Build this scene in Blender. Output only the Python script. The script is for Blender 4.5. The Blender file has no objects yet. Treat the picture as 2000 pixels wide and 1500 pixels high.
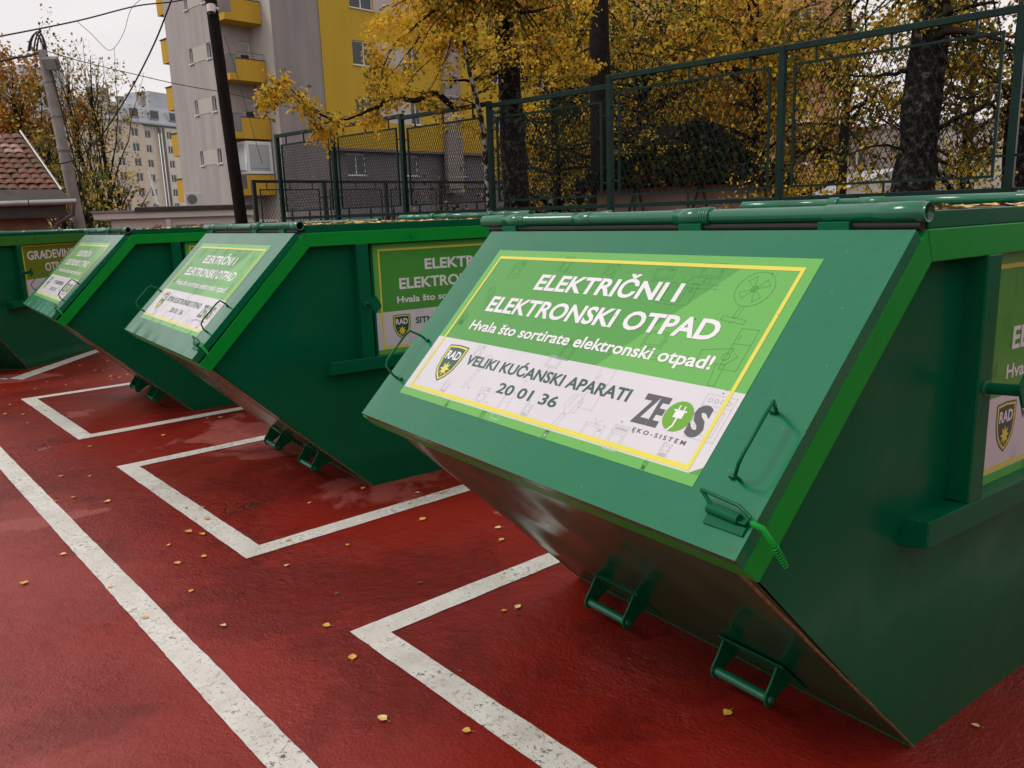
import bpy, bmesh, math, random
import numpy as np
from mathutils import Vector, Matrix, noise
rnd = random.Random(7)
C = bpy.context.scene.collection
S = bpy.context.scene
# ------------------------------------------------------------------ camera
YAW, PITCH, ROLL, FPX = 0.7053, 0.2053, -0.0345, 1600.5
cy, sy, cp, sp = math.cos(YAW), math.sin(YAW), math.cos(PITCH), math.sin(PITCH)
FW = Vector((sy*cp, cy*cp, -sp)); R0 = Vector((cy, -sy, 0)); U0 = R0.cross(FW)
RT = math.cos(ROLL)*R0 + math.sin(ROLL)*U0; UP = -math.sin(ROLL)*R0 + math.cos(ROLL)*U0
cam = bpy.data.cameras.new('camera'); cam.sensor_width = 36; cam.lens = FPX/2000*36
cam.clip_start = 0.05; cam.clip_end = 3000
co = bpy.data.objects.new('camera', cam); C.objects.link(co)
M = Matrix((RT, UP, -FW)).transposed().to_4x4(); M.translation = Vector((0, 0, 1.6)); co.matrix_world = M
S.camera = co
# ------------------------------------------------------------------ world and sun: overcast autumn daylight
SUN_EL, SUN_AZ = math.radians(48), math.radians(-62)      # azimuth from +Y towards +X
w = bpy.data.worlds.new('World'); S.world = w; w.use_nodes = True
nt = w.node_tree; nt.nodes.clear(); nn = nt.nodes.new; lk = nt.links.new
out = nn('ShaderNodeOutputWorld'); mix = nn('ShaderNodeMixShader')
sky = nn('ShaderNodeTexSky'); sky.sky_type = 'NISHITA'; sky.sun_disc = False
sky.sun_elevation = SUN_EL; sky.sun_rotation = SUN_AZ
b1 = nn('ShaderNodeBackground'); b1.inputs[1].default_value = 0.1; lk(sky.outputs[0], b1.inputs[0])
tc = nn('ShaderNodeTexCoord'); mp = nn('ShaderNodeMapping'); mp.inputs['Scale'].default_value = (1, 1, 2.6)
nz = nn('ShaderNodeTexNoise'); nz.inputs['Scale'].default_value = 2.2; nz.inputs['Detail'].default_value = 5
cr = nn('ShaderNodeValToRGB'); cr.color_ramp.elements[0].position = .3; cr.color_ramp.elements[1].position = .72
cr.color_ramp.elements[0].color = (.62, .575, .57, 1); cr.color_ramp.elements[1].color = (.80, .755, .74, 1)
lk(tc.outputs['Generated'], mp.inputs[0]); lk(mp.outputs[0], nz.inputs[0]); lk(nz.outputs[0], cr.inputs[0])
b2 = nn('ShaderNodeBackground'); b2.inputs[1].default_value = 1.12; lk(cr.outputs[0], b2.inputs[0])
mix.inputs[0].default_value = .9; lk(b1.outputs[0], mix.inputs[1]); lk(b2.outputs[0], mix.inputs[2]); lk(mix.outputs[0], out.inputs[0])
sl = bpy.data.lights.new('sun', 'SUN'); sl.energy = 1.2; sl.angle = math.radians(18); sl.color = (1, .96, .9)
so = bpy.data.objects.new('sun', sl); C.objects.link(so)
sd = Vector((math.sin(SUN_AZ)*math.cos(SUN_EL), math.cos(SUN_AZ)*math.cos(SUN_EL), math.sin(SUN_EL)))
so.rotation_euler = sd.to_track_quat('Z', 'Y').to_euler(); so.location = (0, 0, 40)
vs = S.view_settings; vs.view_transform = 'Standard'; vs.look = 'None'; vs.exposure = 0.22; vs.gamma = 1; vs.use_curve_mapping = False
S.cycles.max_bounces = 8; S.cycles.transparent_max_bounces = 8

# ------------------------------------------------------------------ materials
def mat(name, col, rough=.6, metal=0, spec=.5, bump=0, bscale=30, var=0, vscale=3, coat=0, var2=None, bdist=.01, detail=4, space='Object', noise_rough=0, ramp=(.32, .68)):
    m = bpy.data.materials.new(name); m.use_nodes = True; t = m.node_tree; b = t.nodes['Principled BSDF']
    b.inputs['Base Color'].default_value = (*col, 1); b.inputs['Roughness'].default_value = rough
    b.inputs['Metallic'].default_value = metal; b.inputs['Specular IOR Level'].default_value = spec
    b.inputs['Coat Weight'].default_value = coat; b.inputs['Coat Roughness'].default_value = .08
    tcn = t.nodes.new('ShaderNodeTexCoord')
    if var or var2:
        n = t.nodes.new('ShaderNodeTexNoise'); n.inputs['Scale'].default_value = vscale; n.inputs['Detail'].default_value = 6
        t.links.new(tcn.outputs[space], n.inputs['Vector'])
        r = t.nodes.new('ShaderNodeValToRGB'); r.color_ramp.elements[0].position = ramp[0]; r.color_ramp.elements[1].position = ramp[1]
        c2 = var2 if var2 else tuple(c*(1-var) for c in col)
        r.color_ramp.elements[0].color = (*c2, 1); r.color_ramp.elements[1].color = (*(tuple(min(1, c*(1+var*.6)) for c in col) if not var2 else col), 1)
        t.links.new(n.outputs[0], r.inputs[0]); t.links.new(r.outputs[0], b.inputs['Base Color'])
        if noise_rough:
            mr = t.nodes.new('ShaderNodeMapRange'); mr.inputs['To Min'].default_value = rough-noise_rough; mr.inputs['To Max'].default_value = rough+noise_rough
            t.links.new(n.outputs[0], mr.inputs[0]); t.links.new(mr.outputs[0], b.inputs['Roughness'])
    if bump:
        n = t.nodes.new('ShaderNodeTexNoise'); n.inputs['Scale'].default_value = bscale; n.inputs['Detail'].default_value = detail
        t.links.new(tcn.outputs[space], n.inputs['Vector'])
        bp = t.nodes.new('ShaderNodeBump'); bp.inputs['Strength'].default_value = bump; bp.inputs['Distance'].default_value = bdist
        t.links.new(n.outputs[0], bp.inputs['Height']); t.links.new(bp.outputs[0], b.inputs['Normal'])
    return m

def paint(name, col, rough, wav=.25, wscale=1.6, dirt=0.5, dirtcol=(.10, .085, .06), spec=.5, coat=0):
    """Glossy sheet-metal paint: long soft waves, fine orange peel, specks of dirt and small chips."""
    m = bpy.data.materials.new(name); m.use_nodes = True; t = m.node_tree; b = t.nodes['Principled BSDF']; N = t.nodes.new; L = t.links.new
    tcn = N('ShaderNodeTexCoord')
    n1 = N('ShaderNodeTexNoise'); n1.inputs['Scale'].default_value = wscale; n1.inputs['Detail'].default_value = 2; L(tcn.outputs['Object'], n1.inputs['Vector'])
    n2 = N('ShaderNodeTexNoise'); n2.inputs['Scale'].default_value = 260; n2.inputs['Detail'].default_value = 2; L(tcn.outputs['Object'], n2.inputs['Vector'])
    bp1 = N('ShaderNodeBump'); bp1.inputs['Strength'].default_value = wav; bp1.inputs['Distance'].default_value = .03; L(n1.outputs[0], bp1.inputs['Height'])
    bp2 = N('ShaderNodeBump'); bp2.inputs['Strength'].default_value = .12; bp2.inputs['Distance'].default_value = .0006
    L(n2.outputs[0], bp2.inputs['Height']); L(bp1.outputs[0], bp2.inputs['Normal']); L(bp2.outputs[0], b.inputs['Normal'])
    n3 = N('ShaderNodeTexNoise'); n3.inputs['Scale'].default_value = 5; n3.inputs['Detail'].default_value = 8; n3.inputs['Roughness'].default_value = .65; L(tcn.outputs['Object'], n3.inputs['Vector'])
    v = N('ShaderNodeTexVoronoi'); v.inputs['Scale'].default_value = 28; L(tcn.outputs['Object'], v.inputs['Vector'])
    sp_ = N('ShaderNodeMath'); sp_.operation = 'LESS_THAN'; sp_.inputs[1].default_value = .055; L(v.outputs['Distance'], sp_.inputs[0])
    wn = N('ShaderNodeTexWhiteNoise'); L(v.outputs['Position'], wn.inputs['Vector'])
    gt = N('ShaderNodeMath'); gt.operation = 'GREATER_THAN'; gt.inputs[1].default_value = .6; L(wn.outputs[0], gt.inputs[0])
    ml = N('ShaderNodeMath'); ml.operation = 'MULTIPLY'; L(sp_.outputs[0], ml.inputs[0]); L(gt.outputs[0], ml.inputs[1])
    r = N('ShaderNodeValToRGB'); r.color_ramp.elements[0].position = .45; r.color_ramp.elements[1].position = .8
    r.color_ramp.elements[0].color = (0, 0, 0, 1); r.color_ramp.elements[1].color = (dirt*.4,)*3+(1,)
    L(n3.outputs[0], r.inputs[0])
    m1 = N('ShaderNodeMixRGB'); m1.inputs[1].default_value = (*col, 1); m1.inputs[2].default_value = (*dirtcol, 1); L(r.outputs[0], m1.inputs[0])
    m2 = N('ShaderNodeMixRGB'); L(m1.outputs[0], m2.inputs[1]); m2.inputs[2].default_value = (.14, .20, .13, 1); L(ml.outputs[0], m2.inputs[0])
    L(m2.outputs[0], b.inputs['Base Color'])
    mpp = N('ShaderNodeMapping'); mpp.inputs['Scale'].default_value = (1, 1, .06); L(tcn.outputs['Object'], mpp.inputs[0])
    n5 = N('ShaderNodeTexNoise'); n5.inputs['Scale'].default_value = 22; n5.inputs['Detail'].default_value = 6; L(mpp.outputs[0], n5.inputs['Vector'])
    r5 = N('ShaderNodeValToRGB'); r5.color_ramp.elements[0].position = .56; r5.color_ramp.elements[1].position = .80; r5.color_ramp.elements[0].color = (0, 0, 0, 1); r5.color_ramp.elements[1].color = (.55, .55, .55, 1); L(n5.outputs[0], r5.inputs[0])
    m5 = N('ShaderNodeMixRGB'); L(r5.outputs[0], m5.inputs[0]); L(m2.outputs[0], m5.inputs[1]); m5.inputs[2].default_value = (col[0]+.012, col[1]*.6+.012, col[2]*.6+.01, 1); L(m5.outputs[0], b.inputs['Base Color'])
    mr = N('ShaderNodeMapRange'); mr.inputs['From Min'].default_value = .3; mr.inputs['From Max'].default_value = .75
    mr.inputs['To Min'].default_value = rough*.8; mr.inputs['To Max'].default_value = rough*1.45; L(n3.outputs[0], mr.inputs[0]); L(mr.outputs[0], b.inputs['Roughness'])
    b.inputs['Specular IOR Level'].default_value = spec; b.inputs['Coat Weight'].default_value = coat; b.inputs['Coat Roughness'].default_value = .12; b.inputs['Coat IOR'].default_value = 1.6
    return m

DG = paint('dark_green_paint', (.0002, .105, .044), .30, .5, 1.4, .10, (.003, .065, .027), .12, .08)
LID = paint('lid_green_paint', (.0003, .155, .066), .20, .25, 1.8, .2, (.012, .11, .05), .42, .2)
BG = paint('bright_green_paint', (.001, .29, .03), .33, .1, 3, .15, (.02, .12, .03), .22)
PIPE = paint('pipe_green_paint', (.0006, .13, .065), .2, .02, 3, .1, (.02, .07, .04), .5, .35)
UNDER = paint('hopper_green_shaded', (.0004, .075, .034), .2, .5, 2.2, .25, (.004, .04, .018), .25, .06)  # the skip green made darker, shade under the slope put into the colour
SKIN = mat('roof_sheet_dirty_green', (.02, .07, .04), .45, var2=(.10, .085, .06), vscale=6, bump=.3, bscale=40)
RUST = mat('rusty_weld', (.22, .09, .03), .8, var=.5, vscale=60, bump=.5, bscale=200, bdist=.002)
WELD = mat('weld_bead_green', (.03, .16, .09), .35, bump=.8, bscale=180, bdist=.003)
BLACK = mat('gap_shade_black', (.004, .005, .005), .7, bump=.1)  # black standing in for the shade under the hinge pipe
S_GREEN = mat('sticker_green', (.055, .31, .032), .38, var=.05, vscale=2, coat=.45, bump=.25, bscale=5, bdist=.01, detail=2)
S_LIGHT = mat('sticker_light_green', (.11, .42, .06), .38, var=.05, vscale=2, coat=.45, bump=.25, bscale=5, bdist=.01, detail=2)
S_OLIVE = mat('sticker_olive', (.16, .22, .01), .4, var=.05)
S_WHITE = mat('sticker_white', (.66, .64, .68), .36, var=.04, vscale=3, coat=.45, bump=.25, bscale=5, bdist=.01, detail=2)
S_YEL = mat('sticker_yellow', (.74, .66, .07), .38, var=.04, coat=.45, bump=.25, bscale=5, bdist=.01, detail=2)
S_TXTW = mat('print_white', (.80, .78, .82), .4, var=.03, coat=.45)
S_TXTG = mat('print_dark_green', (.012, .075, .055), .4, var=.03, coat=.45)
S_GREY = mat('print_grey', (.07, .07, .08), .4, var=.03, coat=.45)
S_LINE = mat('print_pale_line', (.54, .53, .57), .4, var=.03)
S_LINEG = mat('print_green_line', (.075, .32, .06), .4, var=.03)
S_ZG = mat('print_logo_green', (.13, .37, .02), .4, var=.03)
FENCE = mat('fence_green_paint', (.002, .021, .016), .4, spec=.2, var=.3, vscale=8, bump=.1)
FENCE_D = mat('fence_black_paint', (.004, .007, .006), .4, var=.3, vscale=8)
WIRE = mat('fence_wire', (.004, .008, .007), .5, spec=.2, var=.3)
BARK = mat('birch_bark', (.13, .12, .105), .85, var2=(.008, .007, .006), vscale=13, bump=1, bscale=24, bdist=.06, ramp=(.50, .72), spec=.2)
BARKW = mat('white_birch_bark', (.32, .30, .27), .8, spec=.2, ramp=(.46, .56), var2=(.012, .010, .009), vscale=14, bump=.6, bscale=30)
BARKD = mat('dark_bark', (.018, .014, .011), .9, var=.5, vscale=12, bump=.8, bscale=30, bdist=.02, spec=.15)
TWIG = mat('twig_bark', (.03, .02, .015), .9, var=.4, vscale=20)
def leafmat(name, col):
    m = mat(name, col, .6, var=.3, vscale=1.7, spec=.2); t = m.node_tree; b = t.nodes['Principled BSDF']
    b.inputs['Subsurface Weight'].default_value = 0
    tr = t.nodes.new('ShaderNodeBsdfTranslucent'); tr.inputs[0].default_value = (*[min(1, c*1.15) for c in col], 1)
    mx = t.nodes.new('ShaderNodeMixShader'); mx.inputs[0].default_value = .35
    o = t.nodes['Material Output']; t.links.new(b.outputs[0], mx.inputs[1]); t.links.new(tr.outputs[0], mx.inputs[2]); t.links.new(mx.outputs[0], o.inputs[0])
    return m
L_YEL = leafmat('leaf_yellow', (.74, .50, .05)); L_OCH = leafmat('leaf_ochre', (.52, .30, .018))
L_OLV = leafmat('leaf_olive', (.15, .155, .02)); L_BRN = leafmat('leaf_brown', (.09, .045, .012))
L_GRN = leafmat('leaf_green', (.055, .085, .018)); L_DRK = leafmat('leaf_dark', (.014, .020, .010))
L_ORG = leafmat('leaf_orange', (.58, .22, .03))
L_MUT = leafmat('leaf_muted_yellow', (.60, .41, .08)); L_MUO = leafmat('leaf_muted_orange', (.40, .20, .05))
L_FALL = mat('fallen_leaf_yellow', (.80, .50, .08), .5, var2=(.62, .32, .05), vscale=25)
L_FALL2 = mat('fallen_leaf_pale', (.82, .64, .30), .5, var2=(.70, .46, .14), vscale=25)
L_FALL3 = mat('fallen_leaf_brown', (.22, .09, .03), .5, var2=(.12, .05, .02), vscale=25)

# red coated ground with wet film
def ground_mat():
    m = bpy.data.materials.new('red_court_coating'); m.use_nodes = True; t = m.node_tree; b = t.nodes['Principled BSDF']; N = t.nodes.new; L = t.links.new
    tcn = N('ShaderNodeTexCoord')
    def noi(sc, det=6, rg=.55, dist=0):
        n = N('ShaderNodeTexNoise'); n.inputs['Scale'].default_value = sc; n.inputs['Detail'].default_value = det; n.inputs['Roughness'].default_value = rg; n.inputs['Distortion'].default_value = dist
        L(tcn.outputs['Object'], n.inputs['Vector']); return n
    def ramp(src, p0, c0, p1, c1, mode='LINEAR'):
        r = N('ShaderNodeValToRGB'); r.color_ramp.interpolation = mode
        r.color_ramp.elements[0].position = p0; r.color_ramp.elements[1].position = p1
        r.color_ramp.elements[0].color = (*c0, 1); r.color_ramp.elements[1].color = (*c1, 1); L(src, r.inputs[0]); return r
    def mixc(f, a, b_, typ='MIX'):
        x = N('ShaderNodeMixRGB'); x.blend_type = typ
        for i, s in ((0, f), (1, a), (2, b_)):
            if isinstance(s, (int, float)): x.inputs[i].default_value = s
            elif isinstance(s, tuple): x.inputs[i].default_value = (*s, 1)
            else: L(s, x.inputs[i])
        return x.outputs[0]
    base = ramp(noi(1.3, 8, .6).outputs[0], .3, (.195, .010, .0065), .7, (.280, .019, .011)).outputs[0]
    # dry matt patches with crisp edges
    wetn = noi(.55, 7, .56, .4); dry = ramp(wetn.outputs[0], .57, (0, 0, 0), .59, (.8, .8, .8)).outputs[0]
    # paler and rougher towards the lane (negative x): sky sheen put into the colour
    sx = N('ShaderNodeSeparateXYZ'); L(tcn.outputs['Object'], sx.inputs[0])
    gy = N('ShaderNodeMapRange'); gy.inputs['From Min'].default_value = 2.0; gy.inputs['From Max'].default_value = 2.6; L(sx.outputs['Y'], gy.inputs[0]); dm = N('ShaderNodeMath'); dm.operation = 'MULTIPLY'; L(dry, dm.inputs[0]); L(gy.outputs[0], dm.inputs[1]); dry = dm.outputs[0]
    lane = N('ShaderNodeMapRange'); lane.inputs['From Min'].default_value = 1.3; lane.inputs['From Max'].default_value = -.4; L(sx.outputs['X'], lane.inputs[0])
    lw = noi(1.1, 6, .6); lmul = N('ShaderNodeMath'); lmul.operation = 'MULTIPLY'; L(lane.outputs[0], lmul.inputs[0])
    lr = ramp(lw.outputs[0], .35, (.25,)*3, .6, (1, 1, 1)); L(lr.outputs[0], lmul.inputs[1])
    mxd = N('ShaderNodeMath'); mxd.operation = 'MAXIMUM'; L(dry, mxd.inputs[0]); L(lmul.outputs[0], mxd.inputs[1])
    c = mixc(mxd.outputs[0], base, (.37, .085, .072))  # pale tone of the dry patches and of the painted lane sheen
    wet2 = ramp(noi(1.0, 8, .66, .5).outputs[0], .50, (0, 0, 0), .57, (.42, .42, .42)).outputs[0]; c = mixc(wet2, c, (.075, .005, .004))
    worn = ramp(noi(2.1, 5, .55, .3).outputs[0], .685, (0, 0, 0), .70, (.7, .7, .7)).outputs[0]; c = mixc(worn, c, (.40, .15, .13))
    # dark scuffs, pits and cracks
    sc = ramp(noi(2.4, 10, .75, .6).outputs[0], .57, (0, 0, 0), .66, (1, 1, 1)).outputs[0]
    sc2 = ramp(noi(24, 7, .75, .5).outputs[0], .555, (0, 0, 0), .61, (1, 1, 1)).outputs[0]
    mm = N('ShaderNodeMath'); mm.operation = 'MULTIPLY'; L(sc, mm.inputs[0]); L(sc2, mm.inputs[1])
    c = mixc(mm.outputs[0], c, (.012, .005, .004))
    spk = ramp(noi(60, 4, .65).outputs[0], .655, (0, 0, 0), .70, (1, 1, 1)).outputs[0]
    c = mixc(spk, c, (.035, .008, .006))
    vo = N('ShaderNodeTexVoronoi'); vo.feature = 'DISTANCE_TO_EDGE'; vo.inputs['Scale'].default_value = .55
    wv = N('ShaderNodeVectorMath'); wv.operation = 'ADD'; nn2 = noi(2.5, 5, .6)
    L(tcn.outputs['Object'], wv.inputs[0]); L(nn2.outputs['Color'], wv.inputs[1]); L(wv.outputs[0], vo.inputs['Vector'])
    ck = ramp(vo.outputs['Distance'], .0, (1, 1, 1), .006, (0, 0, 0)).outputs[0]
    ckm = ramp(noi(.8, 4).outputs[0], .52, (0, 0, 0), .6, (1, 1, 1)).outputs[0]
    ckk = N('ShaderNodeMath'); ckk.operation = 'MULTIPLY'; L(ck, ckk.inputs[0]); L(ckm, ckk.inputs[1])
    c = mixc(ckk.outputs[0], c, (.03, .008, .007))
    L(c, b.inputs['Base Color'])
    rr = N('ShaderNodeMapRange'); rr.inputs['To Min'].default_value = .27; rr.inputs['To Max'].default_value = .52; L(mxd.outputs[0], rr.inputs[0])
    L(rr.outputs[0], b.inputs['Roughness']); b.inputs['Specular IOR Level'].default_value = .34
    # relief
    h = N('ShaderNodeMath'); h.operation = 'ADD'; a1 = noi(14, 8, .62); a2 = noi(75, 5, .6)
    h2 = N('ShaderNodeMath'); h2.operation = 'MULTIPLY'; h2.inputs[1].default_value = .45; L(a2.outputs[0], h2.inputs[0])
    L(a1.outputs[0], h.inputs[0]); L(h2.outputs[0], h.inputs[1])
    h3 = N('ShaderNodeMath'); h3.operation = 'SUBTRACT'; L(h.outputs[0], h3.inputs[0]); L(ckk.outputs[0], h3.inputs[1])
    bp = N('ShaderNodeBump'); bp.inputs['Distance'].default_value = .022; bst = N('ShaderNodeMapRange'); bst.inputs['From Min'].default_value = .35; bst.inputs['From Max'].default_value = .65; bst.inputs['To Min'].default_value = .35; bst.inputs['To Max'].default_value = 1.0; L(noi(.9, 4, .55).outputs[0], bst.inputs[0]); L(bst.outputs[0], bp.inputs['Strength'])
    L(h3.outputs[0], bp.inputs['Height']); L(bp.outputs[0], b.inputs['Normal'])
    return m
RED = ground_mat()
def line_mat():
    m = bpy.data.materials.new('white_line_paint'); m.use_nodes = True; t = m.node_tree; b = t.nodes['Principled BSDF']; N = t.nodes.new; L = t.links.new
    tcn = N('ShaderNodeTexCoord')
    def noi(sc, det, rg, dist=0):
        n = N('ShaderNodeTexNoise'); n.inputs['Scale'].default_value = sc; n.inputs['Detail'].default_value = det; n.inputs['Roughness'].default_value = rg; n.inputs['Distortion'].default_value = dist
        L(tcn.outputs['Object'], n.inputs['Vector']); return n
    def ramp(src, p0, c0, p1, c1):
        r = N('ShaderNodeValToRGB'); r.color_ramp.elements[0].position = p0; r.color_ramp.elements[1].position = p1
        r.color_ramp.elements[0].color = (*c0, 1); r.color_ramp.elements[1].color = (*c1, 1); L(src, r.inputs[0]); return r.outputs[0]
    c = ramp(noi(5, 8, .7).outputs[0], .3, (.56, .52, .46), .65, (.78, .76, .70))
    def mixf(a, f, col):
        x = N('ShaderNodeMixRGB'); L(f, x.inputs[0]); L(a, x.inputs[1]); x.inputs[2].default_value = (*col, 1); return x.outputs[0]
    s1 = ramp(noi(38, 7, .75, .6).outputs[0], .555, (0, 0, 0), .60, (1, 1, 1))
    s2 = ramp(noi(2.5, 5, .6).outputs[0], .42, (0, 0, 0), .62, (1, 1, 1))
    ml = N('ShaderNodeMath'); ml.operation = 'MULTIPLY'; L(s1, ml.inputs[0]); L(s2, ml.inputs[1])
    c = mixf(c, ml.outputs[0], (.06, .05, .045))
    s3 = ramp(noi(105, 3, .6).outputs[0], .63, (0, 0, 0), .70, (1, 1, 1)); c = mixf(c, s3, (.10, .08, .07))
    s4 = ramp(noi(7, 6, .65).outputs[0], .62, (0, 0, 0), .74, (.5, .5, .5)); c = mixf(c, s4, (.42, .30, .20))
    L(c, b.inputs['Base Color']); b.inputs['Roughness'].default_value = .5
    a1 = noi(40, 8, .65); bp = N('ShaderNodeBump'); bp.inputs['Strength'].default_value = .5; bp.inputs['Distance'].default_value = .006
    L(a1.outputs[0], bp.inputs['Height']); L(bp.outputs[0], b.inputs['Normal'])
    return m
LINE = line_mat()
ASPH = mat('asphalt', (.05, .048, .045), .8, var=.4, vscale=2, bump=.5, bscale=60)
SOIL = mat('leafy_soil', (.07, .05, .025), .9, var2=(.16, .09, .02), vscale=9, bump=.6, bscale=30, bdist=.03)
def wallmat(name, col, v=.1): 
    m = mat(name, col, .85, var=v, vscale=1.1, bump=.25, bscale=18, detail=6, spec=.2, ramp=(.35, .72)); t = m.node_tree
    n = [x for x in t.nodes if x.type == 'TEX_NOISE' and abs(x.inputs['Scale'].default_value-1.1) < 1e-4][0]
    mp_ = t.nodes.new('ShaderNodeMapping'); mp_.inputs['Scale'].default_value = (1.6, 1.6, .16); t.links.new(n.inputs['Vector'].links[0].from_socket, mp_.inputs[0]); t.links.new(mp_.outputs[0], n.inputs['Vector'])
    return m
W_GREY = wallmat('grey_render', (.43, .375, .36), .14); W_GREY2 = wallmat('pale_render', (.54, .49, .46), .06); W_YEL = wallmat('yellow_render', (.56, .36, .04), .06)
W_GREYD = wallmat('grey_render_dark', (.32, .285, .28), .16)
W_BAL = wallmat('ochre_balcony_render', (.56, .33, .04), .08); W_BAND = wallmat('beige_panel', (.50, .46, .41), .04)
W_PALE = wallmat('pale_garage_render', (.74, .69, .64), .06); W_BASE = wallmat('dark_grey_render', (.20, .185, .20), .1)
W_BEIGE = wallmat('beige_render', (.72, .62, .49), .05); W_BEIGE2 = wallmat('cream_render', (.80, .73, .60), .05); W_MANS = mat('zinc_roof', (.46, .48, .51), .6, var=.12, vscale=.4)
W_ORG = wallmat('salmon_render', (.50, .26, .16), .1); W_PINK = wallmat('pinkish_render', (.30, .21, .18), .15)
FRAME = mat('white_window_frame', (.72, .72, .72), .4, var=.03); GLASS = mat('window_glass', (.03, .035, .04), .08, var=.3, vscale=2, spec=.6)
BLIND = mat('roller_blind', (.40, .41, .42), .5, var=.05, vscale=4)
STEEL = mat('dull_steel', (.18, .18, .18), .45, metal=.5, var=.2); ZINC = mat('zinc_gutter', (.40, .41, .42), .4, metal=.6, var=.2)
CONC = mat('pole_concrete', (.34, .31, .29), .85, var2=(.22, .20, .19), vscale=4, bump=.4, bscale=50)
WOOD = mat('tarred_wood', (.012, .009, .008), .75, var=.4, vscale=20, bump=.6, bscale=40, spec=.1)
CABLE = mat('black_cable', (.012, .012, .013), .6, var=.2)
TILE1 = mat('clay_tile_red', (.17, .065, .038), .8, var=.4, vscale=9); TILE2 = mat('clay_tile_mossy', (.12, .07, .045), .85, var=.4, vscale=9)
TILE3 = mat('clay_tile_pale', (.36, .22, .18), .8, var=.4, vscale=9)
PLASTER = mat('stained_plaster', (.30, .19, .12), .9, var2=(.16, .11, .08), vscale=3, bump=.4, bscale=30)
TAR = mat('roofing_felt', (.06, .05, .045), .85, var=.3, vscale=4, bump=.3)
CAMW = mat('camera_shell', (.60, .60, .58), .4, var=.05)
REDP = mat('red_spray', (.55, .03, .04), .5, var=.1)
SHINGLE = mat('dark_shingle', (.006, .0055, .005), .9, var2=(.012, .009, .006), vscale=20, bump=.8, bscale=60, bdist=.02, spec=.1)
LAMPG = mat('lamp_glass', (.30, .32, .28), .15, var=.1)

# ------------------------------------------------------------------ mesh helpers
class MB:
    def __init__(s): s.v = []; s.f = []; s.m = []; s.sm = []
    def add(s, vs, fs, mi=0, smooth=False):
        o = len(s.v); s.v += [tuple(v) for v in vs]
        for f in fs: s.f.append(tuple(i+o for i in f)); s.m.append(mi); s.sm.append(smooth)
        return s
    def box(s, a, b, mi=0):
        (x0, y0, z0), (x1, y1, z1) = a, b
        return s.add([(x0,y0,z0),(x1,y0,z0),(x1,y1,z0),(x0,y1,z0),(x0,y0,z1),(x1,y0,z1),(x1,y1,z1),(x0,y1,z1)],
              [(0,3,2,1),(4,5,6,7),(0,1,5,4),(1,2,6,5),(2,3,7,6),(3,0,4,7)], mi)
    def prism(s, poly, y0, y1, mi=0):
        """poly in (x, z), extruded in y; any winding"""
        n = len(poly); ar = sum(poly[i][0]*poly[(i+1)%n][1]-poly[(i+1)%n][0]*poly[i][1] for i in range(n))
        if ar < 0: poly = poly[::-1]
        vs = [(x, y0, z) for x, z in poly]+[(x, y1, z) for x, z in poly]
        return s.add(vs, [tuple(range(n)), tuple(range(2*n-1, n-1, -1))]+[(i, i+n, (i+1)%n+n, (i+1)%n) for i in range(n)], mi)
    def tube(s, pts, r, seg=8, mi=0, caps=True, smooth=True):
        pts = [Vector(p) for p in pts]; n = len(pts); rs = r if hasattr(r, '__len__') else [r]*n
        vs = []; up = None
        for i, p in enumerate(pts):
            d = (pts[min(i+1, n-1)]-pts[max(i-1, 0)]).normalized()
            if up is None: up = d.orthogonal().normalized()
            up = (up-d*up.dot(d)); up = up.normalized() if up.length > 1e-6 else d.orthogonal().normalized()
            q = d.cross(up)
            for k in range(seg):
                a = 2*math.pi*k/seg; vs.append(p+rs[i]*(math.cos(a)*up+math.sin(a)*q))
        fs = [(i*seg+k, i*seg+(k+1)%seg, (i+1)*seg+(k+1)%seg, (i+1)*seg+k) for i in range(n-1) for k in range(seg)]
        s.add(vs, fs, mi, smooth)
        if caps:
            s.add(vs[:seg], [tuple(range(seg-1, -1, -1))], mi); s.add(vs[-seg:], [tuple(range(seg))], mi)
        return s
    def xf(s, Mx): s.v = [tuple(Mx @ Vector(v)) for v in s.v]; return s
    def build(s, name, mats, parent=None, loc=None, bevel=0):
        me = bpy.data.meshes.new(name); me.from_pydata(s.v, [], s.f)
        for m in (mats if isinstance(mats, (list, tuple)) else [mats]): me.materials.append(m)
        me.polygons.foreach_set('material_index', s.m); me.polygons.foreach_set('use_smooth', s.sm); me.update()
        o = bpy.data.objects.new(name, me); C.objects.link(o)
        if parent: o.parent = parent
        if loc is not None: o.location = loc
        if bevel:
            md = o.modifiers.new('bevel', 'BEVEL'); md.width = bevel; md.segments = 2; md.limit_method = 'ANGLE'; md.angle_limit = math.radians(40)
        return o
def tag(o, label=None, cat=None, group=None, kind=None):
    if label: o['label'] = label
    if cat: o['category'] = cat
    if group: o['group'] = group
    if kind: o['kind'] = kind
    return o
def empty(name, loc=(0, 0, 0), rz=0):
    o = bpy.data.objects.new(name, None); C.objects.link(o); o.location = loc; o.rotation_euler = (0, 0, rz); o.empty_display_size = .3; return o
def link_copy(src, name, parent, loc=(0, 0, 0), rot=(0, 0, 0), mesh=None):
    o = bpy.data.objects.new(name, mesh or src.data); C.objects.link(o); o.parent = parent; o.location = loc; o.rotation_euler = rot; return o
# measured ray of a photograph pixel -> point at a horizontal range r
def P(u, v, r):
    d = FW+RT*((u-1000)/FPX)-UP*((v-750)/FPX); t = r/math.hypot(d.x, d.y); return Vector((d.x*t, d.y*t, 1.6+d.z*t))
FA = -.1033      # the fence and the flats stand on this grid, 5.9 degrees off the bays
def G(per, alo, z=0): return Vector((per*math.cos(FA)+alo*math.sin(FA), -per*math.sin(FA)+alo*math.cos(FA), z))

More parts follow.
